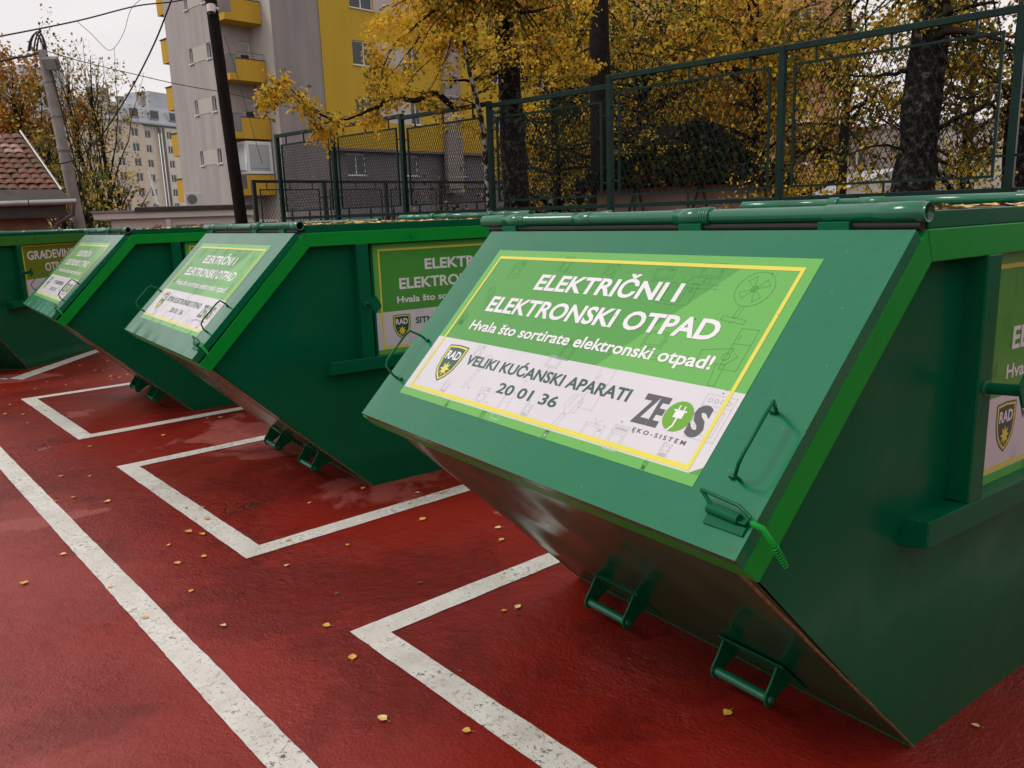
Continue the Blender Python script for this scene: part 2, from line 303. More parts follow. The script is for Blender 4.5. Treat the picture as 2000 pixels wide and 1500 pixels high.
# ------------------------------------------------------------------ ground
def sheet(name, pts, m, z, kind='structure', label=None):
    b = MB(); b.add([(x, y, z) for x, y in pts], [tuple(range(len(pts)))]); return tag(b.build(name, m), label, None, None, kind)
sheet('ground', [(-900, -900), (900, -900), (900, 900), (-900, 900)], ASPH, -.012)
g0, g1, g2, g3 = G(8.45, -12), G(8.45, 16.3), G(60, 16.3), G(60, -12)
sheet('leafy_verge', [g0[:2], g3[:2], g2[:2], g1[:2]], SOIL, -.006)
b = MB(); b.add([(-9, -8, 0), (G(8.4, -8)[0], G(8.4, -8)[1], 0), (G(8.4, 20)[0], G(8.4, 20)[1], 0), (-9, 20, 0)], [(0, 1, 2, 3)])
tag(b.build('red_paving', RED), kind='structure')
X0, LW, Y0, SPC, DEP = 1.415, .117, 2.7034, 3.1438, 2.1531
XL, LW2 = .9305, .1133
def marking(name, polys, z=.004):
    b = MB()
    jr = random.Random(len(bpy.data.objects))
    for p in polys:
        q_ = []
        for a_, c_ in zip(p, p[1:]+p[:1]):
            ll = math.hypot(c_[0]-a_[0], c_[1]-a_[1]); k_ = max(1, int(ll/.035)); nx_, ny_ = -(c_[1]-a_[1])/ll, (c_[0]-a_[0])/ll; w_ = 0
            for i_ in range(k_):
                w_ = w_*.6+jr.gauss(0, .0009); t_ = i_/k_; q_.append((a_[0]+(c_[0]-a_[0])*t_+nx_*w_, a_[1]+(c_[1]-a_[1])*t_+ny_*w_))
        p = q_; n = len(p); ar = sum(p[i][0]*p[(i+1)%n][1]-p[(i+1)%n][0]*p[i][1] for i in range(n))
        if ar < 0: p = p[::-1]
        tri = __import__('mathutils').geometry.tessellate_polygon([[Vector((x, y, 0)) for x, y in p]])
        b.add([(x, y, z) for x, y in p], [t if (p[t[1]][0]-p[t[0]][0])*(p[t[2]][1]-p[t[0]][1])-(p[t[1]][1]-p[t[0]][1])*(p[t[2]][0]-p[t[0]][0]) > 0 else t[::-1] for t in tri])
    return tag(b.build(name, LINE), kind='structure')
marking('lane_line', [[(XL-LW2, -3), (XL, -3), (XL, 14), (XL-LW2, 14)]])
for k in range(0, 3):
    yf = Y0+k*SPC; yn = yf-(DEP if k else 2.4)
    marking('bay_marking', [[(X0, yn), (X0+5.2, yn), (X0+5.2, yn+LW), (X0+LW, yn+LW), (X0+LW, yf-LW), (X0+5.2, yf-LW), (X0+5.2, yf), (X0, yf)]])
# the fourth bay is turned with its skip
q0, q1, q2 = P(-60, 738, 1), P(44, 741, 1), P(193, 688, 1)
def gp(u, v):
    d = FW+RT*((u-1000)/FPX)-UP*((v-750)/FPX); t = -1.6/d.z; return Vector((d.x*t, d.y*t, 0))
c0 = gp(44, 742); cr_ = (gp(193, 688)-c0).normalized(); cl = (gp(0, 739)-c0).normalized()
nr = Vector((-cr_.y, cr_.x, 0))
if nr.dot(Vector((0, 1, 0))) < 0: nr = -nr
ci = c0+cl*.13+nr*.0
marking('bay_marking', [[tuple(c0[:2]), tuple((c0+cr_*4)[:2]), tuple((c0+cr_*4+nr*.115)[:2]), tuple((c0+nr*.115+cl*.09+cr_*.0)[:2]), tuple((c0+cl*2.2+cr_*.12)[:2]), tuple((c0+cl*2.2)[:2])]])

# ------------------------------------------------------------------ lettering and stickers
def text_geo(body, bold=.012, spacing=1.0):
    cu = bpy.data.curves.new('t', 'FONT'); cu.body = body; cu.size = 1; cu.offset = bold; cu.resolution_u = 3; cu.space_character = spacing
    o = bpy.data.objects.new('t', cu); C.objects.link(o)
    bpy.context.view_layer.update()
    me = o.evaluated_get(bpy.context.evaluated_depsgraph_get()).to_mesh()
    vs = [(v.co.x, v.co.y) for v in me.vertices]; fs = [tuple(p.vertices) for p in me.polygons]
    o.to_mesh_clear(); bpy.data.objects.remove(o); bpy.data.curves.remove(cu)
    return vs, fs
_h = text_geo('H', 0); CAP = max(v[1] for v in _h[0])-min(v[1] for v in _h[0])
def put_text(b, body, u0, u1, vbase, cap, mi, w, bold=.012, shear=0, spacing=1.0):
    vs, fs = text_geo(body, bold, spacing); x0 = min(v[0] for v in vs); x1 = max(v[0] for v in vs)
    sx = (u1-u0)/(x1-x0); syy = cap/(CAP+2*bold)
    b.add([(u0+(x-x0)*sx+shear*(y+bold)*syy, vbase+(y+bold)*syy, w) for x, y in vs], fs, mi)
def rect(b, u0, v0, u1, v1, mi, w): b.add([(u0, v0, w), (u1, v0, w), (u1, v1, w), (u0, v1, w)], [(0, 1, 2, 3)], mi)
def poly(b, pts, mi, w): b.add([(x, y, w) for x, y in pts], [tuple(range(len(pts)))], mi)
def stroke(b, pts, t, mi, w, closed=False):
    n = len(pts)
    for i in range(n if closed else n-1):
        a = Vector(pts[i]); c = Vector(pts[(i+1) % n]); d = (c-a)
        if d.length < 1e-6: continue
        d.normalize(); p = Vector((-d.y, d.x))*t/2; e = d*t/2
        b.add([(*(a-p-e), w), (*(c-p+e), w), (*(c+p+e), w), (*(a+p-e), w)], [(0, 1, 2, 3)], mi)
def circ(x, y, r, n=20, ry=None): return [(x+r*math.cos(2*math.pi*i/n), y+(ry or r)*math.sin(2*math.pi*i/n)) for i in range(n)]
def icon(b, kind, x, y, s, mi, w, rot=0):
    t = .0020; ca, sa = math.cos(rot), math.sin(rot)
    T = lambda pts: [(x+s*(px*ca-py*sa), y+s*(px*sa+py*ca)) for px, py in pts]
    K = lambda pts, c=False: stroke(b, T(pts), t, mi, w, c)
    R = lambda a, c, d, e: K([(a, c), (d, c), (d, e), (a, e)], True)
    if kind == 'fan':
        K(circ(0, .3, .42), True); K(circ(0, .3, .07, 8), True)
        for q in range(4):
            a = q*math.pi/2+.4; K([(0, .3), (.32*math.cos(a), .3+.32*math.sin(a)), (.3*math.cos(a+.6), .3+.3*math.sin(a+.6)), (0, .3)])
        K([(-.05, -.12), (-.05, -.4), (.05, -.4), (.05, -.12)]); R(-.28, -.5, .28, -.4)
    elif kind == 'washer':
        R(-.4, -.5, .4, .5); K(circ(0, -.08, .26), True); K([(-.4, .3), (.4, .3)]); K(circ(.22, .4, .05, 8), True); K([(-.3, .4), (0, .4)])
    elif kind == 'tv':
        R(-.5, -.35, .5, .3); R(-.4, -.25, .2, .2); K([(-.2, .55), (0, .3), (.25, .55)]); K(circ(.35, .1, .05, 8), True)
    elif kind == 'mixer':
        K([(0, .5), (-.18, .4), (-.2, .15), (0, 0), (.2, .15), (.18, .4), (0, .5)]); K([(-.08, .42), (-.08, .12)]); K([(.08, .42), (.08, .12)]); R(-.05, -.55, .05, 0)
    elif kind == 'dryer':
        K([(-.5, .35), (.2, .4), (.42, .2), (.2, .0), (-.5, .08)], True); K([(0, .0), (.05, -.5), (.2, -.5), (.22, .02)]); K(circ(.15, .2, .09, 10), True)
    elif kind == 'phone':
        R(-.22, -.45, .22, .35); K([(-.12, .35), (-.12, .55)]); 
        for i in range(3):
            for j in range(3): R(-.15+i*.12, -.38+j*.12, -.08+i*.12, -.31+j*.12)
        R(-.15, .05, .15, .25)
    elif kind == 'cooker':
        R(-.35, -.5, .35, .5); R(-.25, -.4, .25, .15); K([(-.35, .25), (.35, .25)])
        for i in range(4): K(circ(-.22+.15*i, .37, .045, 8), True)
    elif kind == 'fridge': R(-.25, -.6, .25, .6); K([(-.25, .15), (.25, .15)]); K([(-.16, .25), (-.16, .4)]); K([(-.16, .05), (-.16, -.15)])
    elif kind == 'computer': R(-.5, -.1, .3, .45); R(-.42, -.02, .22, .37); K([(-.15, -.1), (-.2, -.28), (.05, -.28), (0, -.1)]); R(-.5, -.5, .4, -.35)
SW, SH = 1.325, .64
def sticker_mesh(line3, num, l3w, kind='full'):
    b = MB(); e = .00026
    # 0 green 1 light 2 white 3 yellow 4 textw 5 textg 6 grey 7 line 8 lineg 9 logo
    if kind == 'building':
        rect(b, 0, 0, SW, SH, 0, .0005); rect(b, .0, .0, SW, .22, 2, .0008)
        for a in ((.03, .03, SW-.03, .045), (.03, SH-.045, SW-.03, SH-.03), (.03, .045, .045, SH-.045), (SW-.045, .045, SW-.03, SH-.045)): rect(b, *a, 3, .0011)
        put_text(b, 'GRADEVINSKI', .11, 1.2, .445, .10, 4, .0014, .022); rect(b, .425, .488, .475, .502, 4, .0016); put_text(b, 'OTPAD', .42, .9, .295, .10, 4, .0014, .022)
        put_text(b, 'ŠUT', .35, .62, .10, .07, 5, .0014, .02)
        return b
    rect(b, 0, 0, SW, SH, 0, .0005)
    # diagonal lighter fold of the design
    poly(b, [(0, SH), (0, .247), (.18, .247), (SW*.93, SH)], 0, .0005+e*.3)
    poly(b, [(SW*.62, .247), (SW, .247), (SW, SH), (SW*.86, SH)], 1, .0005+e*.6)
    poly(b, [(0, .247), (SW, .247), (SW, .05), (SW-.03, .028), (0, .028)], 2, .0005+e)
    rect(b, 0, 0, SW, .028, 1, .0005+e*1.2); rect(b, .03, SH-.028, SW-.03, SH, 1, .0005+e)
    rect(b, 0, .247, .029, SH, 1, .0005+e); rect(b, SW-.029, .247, SW, SH, 1, .0005+e)
    wl = .0005+2*e
    for k, x, y, s, rt in (('fan', 1.18, .50, .13, -.1), ('tv', .95, .51, .11, 0), ('washer', .18, .555, .07, .1), ('cooker', .42, .59, .06, 0), ('washer', .64, .575, .06, 0), ('tv', .86, .575, .07, .2), ('computer', 1.03, .575, .09, 0),
             ('mixer', .13, .43, .10, .4), ('fridge', 1.24, .36, .10, 0), ('dryer', 1.2, .31, .12, .1), ('computer', .98, .34, .09, 0), ('phone', .3, .40, .07, .1), ('cooker', .68, .28, .07, 0), ('phone', .07, .33, .06, 0)):
        icon(b, k, x, y, s, 8, wl, rt)
    for k, x, y, s, rt in (('mixer', .34, .15, .13, -.25), ('mixer', .82, .085, .14, -.3), ('cooker', 1.27, .17, .12, 0), ('washer', .28, .215, .05, 0), ('phone', .23, .06, .07, 0), ('fridge', .88, .18, .11, 0), ('fridge', .56, .06, .08, 0),
             ('computer', .66, .22, .07, 0), ('phone', .67, .06, .07, 0), ('cooker', 1.04, .06, .07, 0), ('phone', 1.2, .06, .06, 0), ('washer', .44, .07, .06, .1), ('tv', .95, .06, .07, 0)):
        icon(b, k, x, y, s, 7, wl, rt)
    for k, x, y, s in (('phone', .3, .014, .025), ('washer', .5, .014, .024), ('phone', 1.17, .014, .026), ('cooker', .8, .014, .024)): icon(b, k, x, y, s, 8, wl)
    wy = .0005+3*e; i0, i1, j0, j1 = .032, .047, .032, .044
    rect(b, i0, j0, SW-i0, j0+.014, 3, wy); rect(b, i0, SH-.04, SW-i0, SH-.028, 3, wy); rect(b, i0, j0, i1-.004, SH-.028, 3, wy+.0001); rect(b, SW-i1+.004, j0, SW-i0, SH-.028, 3, wy+.0001)
    wt = .0005+4*e
    put_text(b, 'ELEKTRIČNI I', .338, .96, .478, .064, 4, wt, .028); put_text(b, 'ELEKTRONSKI OTPAD', .16, 1.155, .373, .064, 4, wt, .028)
    put_text(b, 'Hvala što sortirate elektronski otpad!', .14, 1.192, .292, .040, 4, wt, .022)
    m = (.248+1.004)/2
    put_text(b, line3, m-l3w/2, m+l3w/2, .161, .038, 5, wt, .024); put_text(b, num, .489, .77, .093, .036, 5, wt, .02)
    # shield crest
    sh = [(.104, .222), (.162, .226), (.220, .222), (.220, .165), (.210, .125), (.190, .098), (.162, .078), (.134, .098), (.114, .125), (.104, .165)]
    cx, cyy = .162, .16
    poly(b, sh[::-1], 5, wt); poly(b, [(cx+(x-cx)*.92, cyy+(y-cyy)*.93) for x, y in sh][::-1], 3, wt+e*.5); poly(b, [(cx+(x-cx)*.80, cyy+(y-cyy)*.83) for x, y in sh][::-1], 5, wt+e)
    put_text(b, 'RAD', .122, .202, .166, .034, 4, wt+1.6*e, .03)
    st = []
    for i in range(16):
        a = math.pi/2+i*math.pi/8; r = .031 if i % 2 == 0 else .014; st.append((cx+r*math.cos(a)*.9, .128+r*math.sin(a)))
    b.add([(cx, .128, wt+1.6*e)]+[(x, y, wt+1.6*e) for x, y in st], [(0, 1+i, 1+(i+1) % 16) for i in range(16)], 3)
    # company mark with the plug in its round letter
    put_text(b, 'ZE', 1.052, 1.138, .112, .086, 6, wt, .035); put_text(b, 'S', 1.222, 1.27, .112, .086, 6, wt, .045)
    poly(b, circ(1.182, .155, .042, 28), 9, wt+e*.4)
    w2 = wt+e*1.2; rect(b, 1.168, .150, 1.196, .170, 4, w2); rect(b, 1.172, .172, 1.176, .184, 4, w2); rect(b, 1.188, .172, 1.192, .184, 4, w2); rect(b, 1.162, .168, 1.202, .172, 4, w2+.0001); stroke(b, [(1.182, .150), (1.182, .128), (1.174, .115)], .005, 4, w2)
    rs = random.Random(len(line3))
    for q in range(46):
        x_, y_, r_ = rs.uniform(.02, SW-.02), rs.uniform(.02, SH-.02), rs.uniform(.0008, .0022); poly(b, circ(x_, y_, r_, 6), 6, wt+e*1.5+q*.000002)
    put_text(b, 'E K O - S I S T E M', 1.075, 1.245, .088, .0115, 6, wt, .015)
    return b
SM = [S_GREEN, S_LIGHT, S_WHITE, S_YEL, S_TXTW, S_TXTG, S_GREY, S_LINE, S_LINEG, S_ZG]
SMO = [S_OLIVE, S_OLIVE, S_WHITE, S_YEL, S_TXTW, S_TXTG, S_GREY, S_LINE, S_LINEG, S_ZG]

# ------------------------------------------------------------------ the skip container
W_, H_, ZL, A_, B_, L_ = 1.70, 1.534, .8535, .566, .9207, 3.34
TH = math.radians(46.04)
def side_y(z, top=.058, bot=.128): return top if z >= ZL else top+(bot-top)*(1-z/ZL)
def xl_of(z):      # front edge of the side sheet
    if z >= ZL+.03: return .02+(z-ZL-.03)/(H_-ZL-.03)*(A_+.03-.02)+.02
    return .012+(ZL+.03-z)/(ZL+.03)*(B_-.012)
def leaf_mesh(name, s, m, seed):
    r = random.Random(seed); b = MB(); n = 8; top = []
    pr = [(0, 0), (.25, .36), (.5, .42), (.78, .26), (1, 0)]
    L = [(x, y*r.uniform(.85, 1.1)) for x, y in pr]; curl = r.uniform(.05, .22)
    zf = lambda x, y: .02+curl*(y*y*2+(x-.5)**2*.8)+r.uniform(0, .03)
    mid = [(x-.5, 0, zf(x, 0)*.5) for x, _ in L]; up = [(x-.5, y, zf(x, y)+.02) for x, y in L[1:-1]]; dn = [(x-.5, -y*.95, zf(x, -y)+.02) for x, y in L[1:-1]]
    vs = mid+up+dn
    fs = [(0, 1, 5), (1, 2, 6, 5), (2, 3, 7, 6), (3, 4, 7), (0, 8, 1), (1, 8, 9, 2), (2, 9, 10, 3), (3, 10, 4)]
    b.add([(x*s, y*s, z*s) for x, y, z in vs], fs, 0, True)
    st = [(-.5*s, 0, .02*s), (-.72*s, .04*s, .05*s), (-.9*s, .09*s, .03*s)]; b.tube(st, .012*s, 4)
    o = b.build(name, m); me = o.data; bpy.data.objects.remove(o); return me
LEAFM = [leaf_mesh('fallen_leaf', .052, L_FALL, 1), leaf_mesh('fallen_leaf', .046, L_FALL2, 2), leaf_mesh('fallen_leaf', .05, L_FALL3, 3), leaf_mesh('fallen_leaf', .05, L_FALL, 5)]

def make_skip(name_label, x, y, rz, stick, top_open=0, side_sticker=None, lidb=True, seed=0, sticker_mats=SM, band=.075, rail_z=(.742, .815), mats=None, band_mat=None, side_only=False):
    r = random.Random(seed); root = empty('skip_container', (x, y, 0), rz)
    BM = band_mat or BG
    # --- sheets of the hopper
    for sgn in (0, 1):
        b = MB(); NX, NZ = 44, 26; vs = []
        for j in range(NZ+1):
            z = .004+(H_-.02-.004)*j/NZ; xl = xl_of(z); xr = L_-xl; bo_ = .128 if sgn == 0 else .048
            for i in range(NX+1):
                xx = xl+(xr-xl)*i/NX; yy = side_y(z, bot=bo_)
                am = min(1, i/4, (NX-i)/4, j/3, (NZ-j)/2)
                yy += am*.011*noise.noise(Vector((xx*1.5+seed*7, z*1.9, sgn*5)))+am*.006*noise.noise(Vector((xx*3.7, z*4.1+seed, 9+sgn)))
                # pressed crease running down the sheet
                yy += .014*math.exp(-((xx-.575)/.035)**2)*(1 if z < 1.35 else 0)*am*.6
                yy += -.012*math.exp(-((xx-.52)/.16)**2-((z-.93)/.10)**2)*am
                vs.append((xx, yy if sgn == 0 else W_-yy, z))
        fs = [(j*(NX+1)+i, j*(NX+1)+i+1, (j+1)*(NX+1)+i+1, (j+1)*(NX+1)+i) for j in range(NZ) for i in range(NX)]
        if sgn: fs = [f[::-1] for f in fs]
        b.add(vs, fs, 0, True)
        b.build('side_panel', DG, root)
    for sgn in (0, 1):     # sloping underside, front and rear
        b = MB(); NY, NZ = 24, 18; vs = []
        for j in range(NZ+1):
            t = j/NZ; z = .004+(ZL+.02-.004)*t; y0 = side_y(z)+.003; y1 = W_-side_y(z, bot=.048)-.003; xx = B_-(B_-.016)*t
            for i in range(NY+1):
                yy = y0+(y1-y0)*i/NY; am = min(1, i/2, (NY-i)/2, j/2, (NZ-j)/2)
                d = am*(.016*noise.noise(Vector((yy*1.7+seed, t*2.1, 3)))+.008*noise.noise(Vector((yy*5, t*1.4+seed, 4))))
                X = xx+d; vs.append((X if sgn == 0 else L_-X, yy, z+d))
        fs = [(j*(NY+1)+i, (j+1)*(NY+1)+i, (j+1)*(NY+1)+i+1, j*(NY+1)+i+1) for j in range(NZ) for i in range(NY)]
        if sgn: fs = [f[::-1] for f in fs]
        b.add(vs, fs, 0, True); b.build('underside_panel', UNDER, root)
    b = MB(); b.box((B_-.0, .128, 0), (L_-B_, W_-.048, .012)); b.build('floor_plate', DG, root)
    for s_ in (0,):
        b = MB(); p0 = (.012, side_y(ZL)-.004, ZL); p1 = (B_, .044 if s_ else .124, .006); N_ = 26; pts = []
        for i in range(N_+1):
            t = i/N_; pts.append((p0[0]+(p1[0]-p0[0])*t+r.uniform(-.001, .001), p0[1]+(p1[1]-p0[1])*t-.001, p0[2]+(p1[2]-p0[2])*t))
        if s_: pts = [(a, W_-c, d) for a, c, d in pts]
        b.tube(pts, .0035, 6); b.build('weld_seam', [RUST if s_ == 0 else WELD], root)
    # --- bright green rim: band down the slopes and along the top, lip beam
    P0 = (-.045, .900); P1 = (.006, ZL); dn = band
    inx = .596+(.075-dn)*.4; inz = 1.459+(.075-dn)
    ptop = [P0, (A_, H_), (L_-A_, H_), (L_-P0[0], P0[1]), (L_-P1[0], P1[1]), (L_-inx, inz), (inx, inz), P1]
    for s_ in (0, 1):
        ya, yb = (0, .056) if s_ == 0 else (W_-.056, W_)
        def quad(p, nm):
            b = MB(); b.prism(p, ya, yb); return b.build(nm, BM, root, bevel=.003)
        quad([P0, (A_, H_), (inx, inz), P1], 'slope_band'); quad([(A_, H_), (L_-A_, H_), (L_-inx, inz), (inx, inz)], 'top_band')
        quad([(L_-P0[0], P0[1]), (L_-A_, H_), (L_-inx, inz), (L_-P1[0], P1[1])], 'slope_band')
    for s_ in (0, 1):
        b = MB(); f = (lambda v: v) if s_ == 0 else (lambda v: L_-v)
        b.prism([(f(P0[0]+.002), P0[1]-.002), (f(P1[0]), P1[1]+.001), (f(P1[0]+.03), P1[1]+.03), (f(P0[0]+.03), P0[1]+.028)], .056, W_-.056); b.build('lip_beam', BM, root, bevel=.002)
        b = MB(); b.prism([(f(A_+.002), H_-.002), (f(A_-.05), H_-.053), (f(A_), H_-.1), (f(A_+.06), H_-.04)], .056, W_-.056); b.build('cross_beam', BM, root)
    # --- roof
    b = MB(); NX, NY = 10, 8
    b.box((A_+.02, .015, H_+.002), (L_/2+.40, W_-.015, H_+.034)); b.box((L_/2+.41, .015, H_+.002), (L_-A_-.02, W_-.015, H_+.034))
    b.build('roof_lid', SKIN if seed != 1 else SKIN, root)
    for ya, yb in ((.005, .0145), (W_-.0145, W_-.005)):
        b = MB(); b.box((A_+.01, ya, H_+.001), (L_-A_-.01, yb, H_+.040)); b.build('roof_flange', DG, root, bevel=.002)
    # --- posts, rails, lifting pins on both sides
    for s_ in (0, 1):
        my = (lambda v: v) if s_ == 0 else (lambda v: W_-v)
        for px in ((.865, .938), (L_-.938, L_-.865)):
            b = MB(); ys = sorted((my(-.001), my(.07))); b.box((px[0], ys[0], rail_z[1]-.002), (px[1], ys[1], inz+.002)); b.build('side_post', DG, root, bevel=.004)
        b = MB(); x0, x1 = .664, L_-.664; z0, z1 = rail_z; z0b = z0-.012
        y0, y1 = my(-.003), my(.075); dx = .0
        vs = [(x0, y0, z0), (x1, y0, z0), (x1, y0, z1), (x0, y0, z1), (x0-.005, y1, z0b), (x1+.005, y1, z0b), (x1+.005, y1, z1-.006), (x0-.005, y1, z1-.006)]
        fs = [(0, 1, 2, 3), (3, 2, 6, 7), (0, 3, 7, 4), (1, 5, 6, 2), (0, 4, 5, 1), (4, 7, 6, 5)]
        b.add(vs, fs if s_ == 0 else [f[::-1] for f in fs]); b.build('side_rail', DG, root, bevel=.004)
        b = MB()
        pts = [(x0+.01+i*(x1-x0-.02)/120, my(.070)+r.uniform(-.001, .001), z1-.004+r.uniform(-.0015, .0015)) for i in range(121)]
        b.tube(pts, .003, 4); b.build('weld_seam', WELD, root)
        for px in (.910, L_-.910):
            b = MB(); b.tube([(px, my(.0), 1.118), (px, my(-.085), 1.125)], .0155, 14); pin = b.build('lifting_pin', DG, root)
            b = MB(); cxp, czp = px+.008, 1.126; e_ = .052
            dia = [(cxp-e_*.75, czp+.012), (cxp-.004, czp-e_), (cxp+e_*.75, czp-.012), (cxp+.004, czp+e_)]
            oc = []
            for i in range(4):
                a_, c_ = Vector(dia[i]), Vector(dia[(i+1) % 4]); oc += [tuple(a_.lerp(c_, .12)), tuple(a_.lerp(c_, .88))]
            ys = sorted((my(-.085), my(-.092))); b.prism(oc, *ys); e2 = b.build('pin_plate', DG, pin, bevel=.001)
            b = MB(); b.tube([(px, my(-.0005), 1.118), (px, my(-.004), 1.118)], .021, 12, smooth=True); b.build('weld_collar', WELD, pin)
    # --- stickers on the side
    if side_sticker:
        for s_ in (0, 1):
            o = bpy.data.objects.new('side_sticker', side_sticker); C.objects.link(o); o.parent = root
            if s_ == 0: o.matrix_local = Matrix.Translation((.985, .0468, .812)) @ Matrix.Rotation(math.pi/2, 4, 'X')
            else: o.matrix_local = Matrix.Translation((2.33, W_-.0468, .812)) @ Matrix.Rotation(math.pi, 4, 'Z') @ Matrix.Rotation(math.pi/2, 4, 'X')
            b = MB(); ys = (.0470, .0600) if s_ == 0 else (W_-.06, W_-.047)
            b.box((.970, ys[0], .80), (L_-.985, ys[1], 1.462)); b.build('sticker_backing', DG, root)
    # --- sloping lids with hinge pipes, front and rear
    for end in (0, 1):
        th = TH-top_open
        # lid frame: origin at its lower near corner; X runs away from the near side, Y up the slope, Z outwards
        e_s = Vector((math.cos(th), 0, math.sin(th))); e_n = Vector((-math.sin(th), 0, math.cos(th)))
        top = Vector((A_, 0, H_)); org = top-e_s*.881+e_n*.035
        LT = .034
        if end == 0: Mx = Matrix.Translation(org+Vector((0, 1.515+.135, 0))) @ Matrix(((0, e_s.x, e_n.x), (-1, 0, 0), (0, e_s.z, e_n.z))).to_4x4()
        else:
            e_s2 = Vector((-e_s.x, 0, e_s.z)); e_n2 = Vector((-e_n.x, 0, e_n.z)); org2 = Vector((L_-org.x, 0, org.z))
            Mx = Matrix.Translation(org2) @ Matrix(((0, e_s2.x, e_n2.x), (1, 0, 0), (0, e_s2.z, e_n2.z))).to_4x4()
        b = MB(); NX, NY = 50, 30; LWd = 1.65; vs = []
        for j in range(NY+1):
            for i in range(NX+1):
                xx = LWd*i/NX; yy = .848*j/NY; am = min(1, i/2, (NX-i)/2, (NY-j)/2)
                rip = (.0016 if seed in (2, 3) else .0008)*math.sin(xx*(17+seed*3)+7*noise.noise(Vector((xx*2, yy, seed))))*math.exp(-yy/.09)
                zz = am*(.005*noise.noise(Vector((xx*1.3+seed*3, yy*1.6, 1)))+.0022*noise.noise(Vector((xx*4, yy*4, seed+2)))+rip)*(min(1, j/1.0) if seed == 1 else 1)
                dx_ = max(.142-xx, xx-.142-SW, 0); dy_ = max(.118-yy, yy-.118-SH, 0); zz *= min(1, math.hypot(dx_, dy_)/.09)
                vs.append((xx, yy, zz))
        b.add(vs, [(j*(NX+1)+i, j*(NX+1)+i+1, (j+1)*(NX+1)+i+1, (j+1)*(NX+1)+i) for j in range(NY) for i in range(NX)], 0, True)
        # folded edges
        for (xa, ya, xb, yb) in ((0, .848, 0, 0), (0, 0, LWd, 0), (LWd, 0, LWd, .848), (LWd, .848, 0, .848)):
            b.add([(xa, ya, 0), (xb, yb, 0), (xb, yb, -LT), (xa, ya, -LT)], [(0, 3, 2, 1)], 0)
        b.add([(0, 0, -LT), (LWd, 0, -LT), (LWd, .848, -LT), (0, .848, -LT)], [(0, 3, 2, 1)], 0)
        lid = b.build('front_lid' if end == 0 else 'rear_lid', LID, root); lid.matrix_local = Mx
        # in lid space the sticker starts .135 from the far edge
        if stick:
            o = bpy.data.objects.new('lid_sticker', stick); C.objects.link(o); o.parent = lid; o.location = (.142, .118, .0002)
        for hx, sgn in ((.085, 1), (1.565, -1)):
            b = MB(); s0, s1, hh = .165, .335, .068
            pts = [(hx, s0, 0), (hx-.004*sgn, s0-.004, hh*.35), (hx-.03*sgn, s0+.012, hh), (hx-.03*sgn, s1-.008, hh), (hx-.006*sgn, s1+.002, hh*.35), (hx, s1, 0)]
            sm_ = [Vector(pts[0])]
            for i in range(1, len(pts)-1):
                a_, p_, c_ = Vector(pts[i-1]), Vector(pts[i]), Vector(pts[i+1]); sm_ += [p_.lerp(a_, .18), p_.lerp(c_, .12)]
            sm_.append(Vector(pts[-1])); b.tube(sm_, .0042, 8)
            b.tube([(hx-.012, s0, .004), (hx+.022*sgn, s0, .006)], .0055, 8); b.tube([(hx, s1, .004), (hx+.018*sgn, s1, .006)], .0055, 8)
            b.build('lid_handle', DG, lid)
        # spring latch at the near and far lower corners
        for near in (1,):
            X = (lambda t: LWd-t) if near == 1 else (lambda t: t)
            lw_ = .1
            b = MB(); y_ = .095
            ring = [(X(.13), y_+.012, .035), (X(.03), y_+.004, .032), (X(.005), y_-.006, .018), (X(.012), y_-.022, .008), (X(.085), y_-.020, .006), (X(.13), y_+.012, .035)]
            b.tube(ring, .0045, 6); b.tube([(X(.11), y_-.012, .010), (X(.03), y_-.016, .010)], .012, 10)
            b.box((min(X(.11), X(.01)), y_-.045, 0.0), (max(X(.11), X(.01)), y_-.012, .006)); b.build('latch_ring', DG, lid)
            b = MB(); a_ = Vector((X(.0), y_-.015, .012)); c_ = Vector((X(-.034), y_-.028, -.038)); d_ = Vector((X(-.046), y_-.045, -.088))
            a2 = Vector((X(-.022), y_-.016, .004)); b.tube([a_, a2, c_], .007, 10)
            ax = (d_-c_).normalized(); uu = ax.orthogonal().normalized(); vv = ax.cross(uu); pts = []
            for i in range(73):
                t = i/72; an = t*2*math.pi*8; rr = .0082-.003*t
                pts.append(c_.lerp(d_, t)+rr*(math.cos(an)*uu+math.sin(an)*vv))
            b.tube(pts, .0014, 5); b.build('latch_spring', [BM], lid)
        # hinge pipe
        pz = .022; xt = .547; zt = 1.572
        hx = xt if end == 0 else L_-xt
        b = MB(); y0, y1 = -.012, 1.735
        sec = [(y0, .0225), (y0+.012, .0225), (y0+.013, .0245), (y0+.12, .0245), (y0+.121, .0235), (y0+.25, .0235), (y0+.255, .0205), (y1-.30, .0205), (y1-.298, .0225), (y1, .0225)]
        def lathe(b, sec, seg=20):
            vs = []
            for yy, rr in sec:
                for k in range(seg): a_ = 2*math.pi*k/seg; vs.append((hx+rr*math.cos(a_), yy, zt+rr*math.sin(a_)))
            n = len(sec); b.add(vs, [(i*seg+k, i*seg+(k+1) % seg, (i+1)*seg+(k+1) % seg, (i+1)*seg+k) for i in range(n-1) for k in range(seg)][::1], 0, True)
        lathe(b, sec)
        lathe(b, [(y0+.03, .0195), (y0, .0195), (y0, .0225)]); lathe(b, [(y1, .0225), (y1, .019), (y1-.03, .019)])
        pipe = b.build('hinge_pipe', PIPE, root)
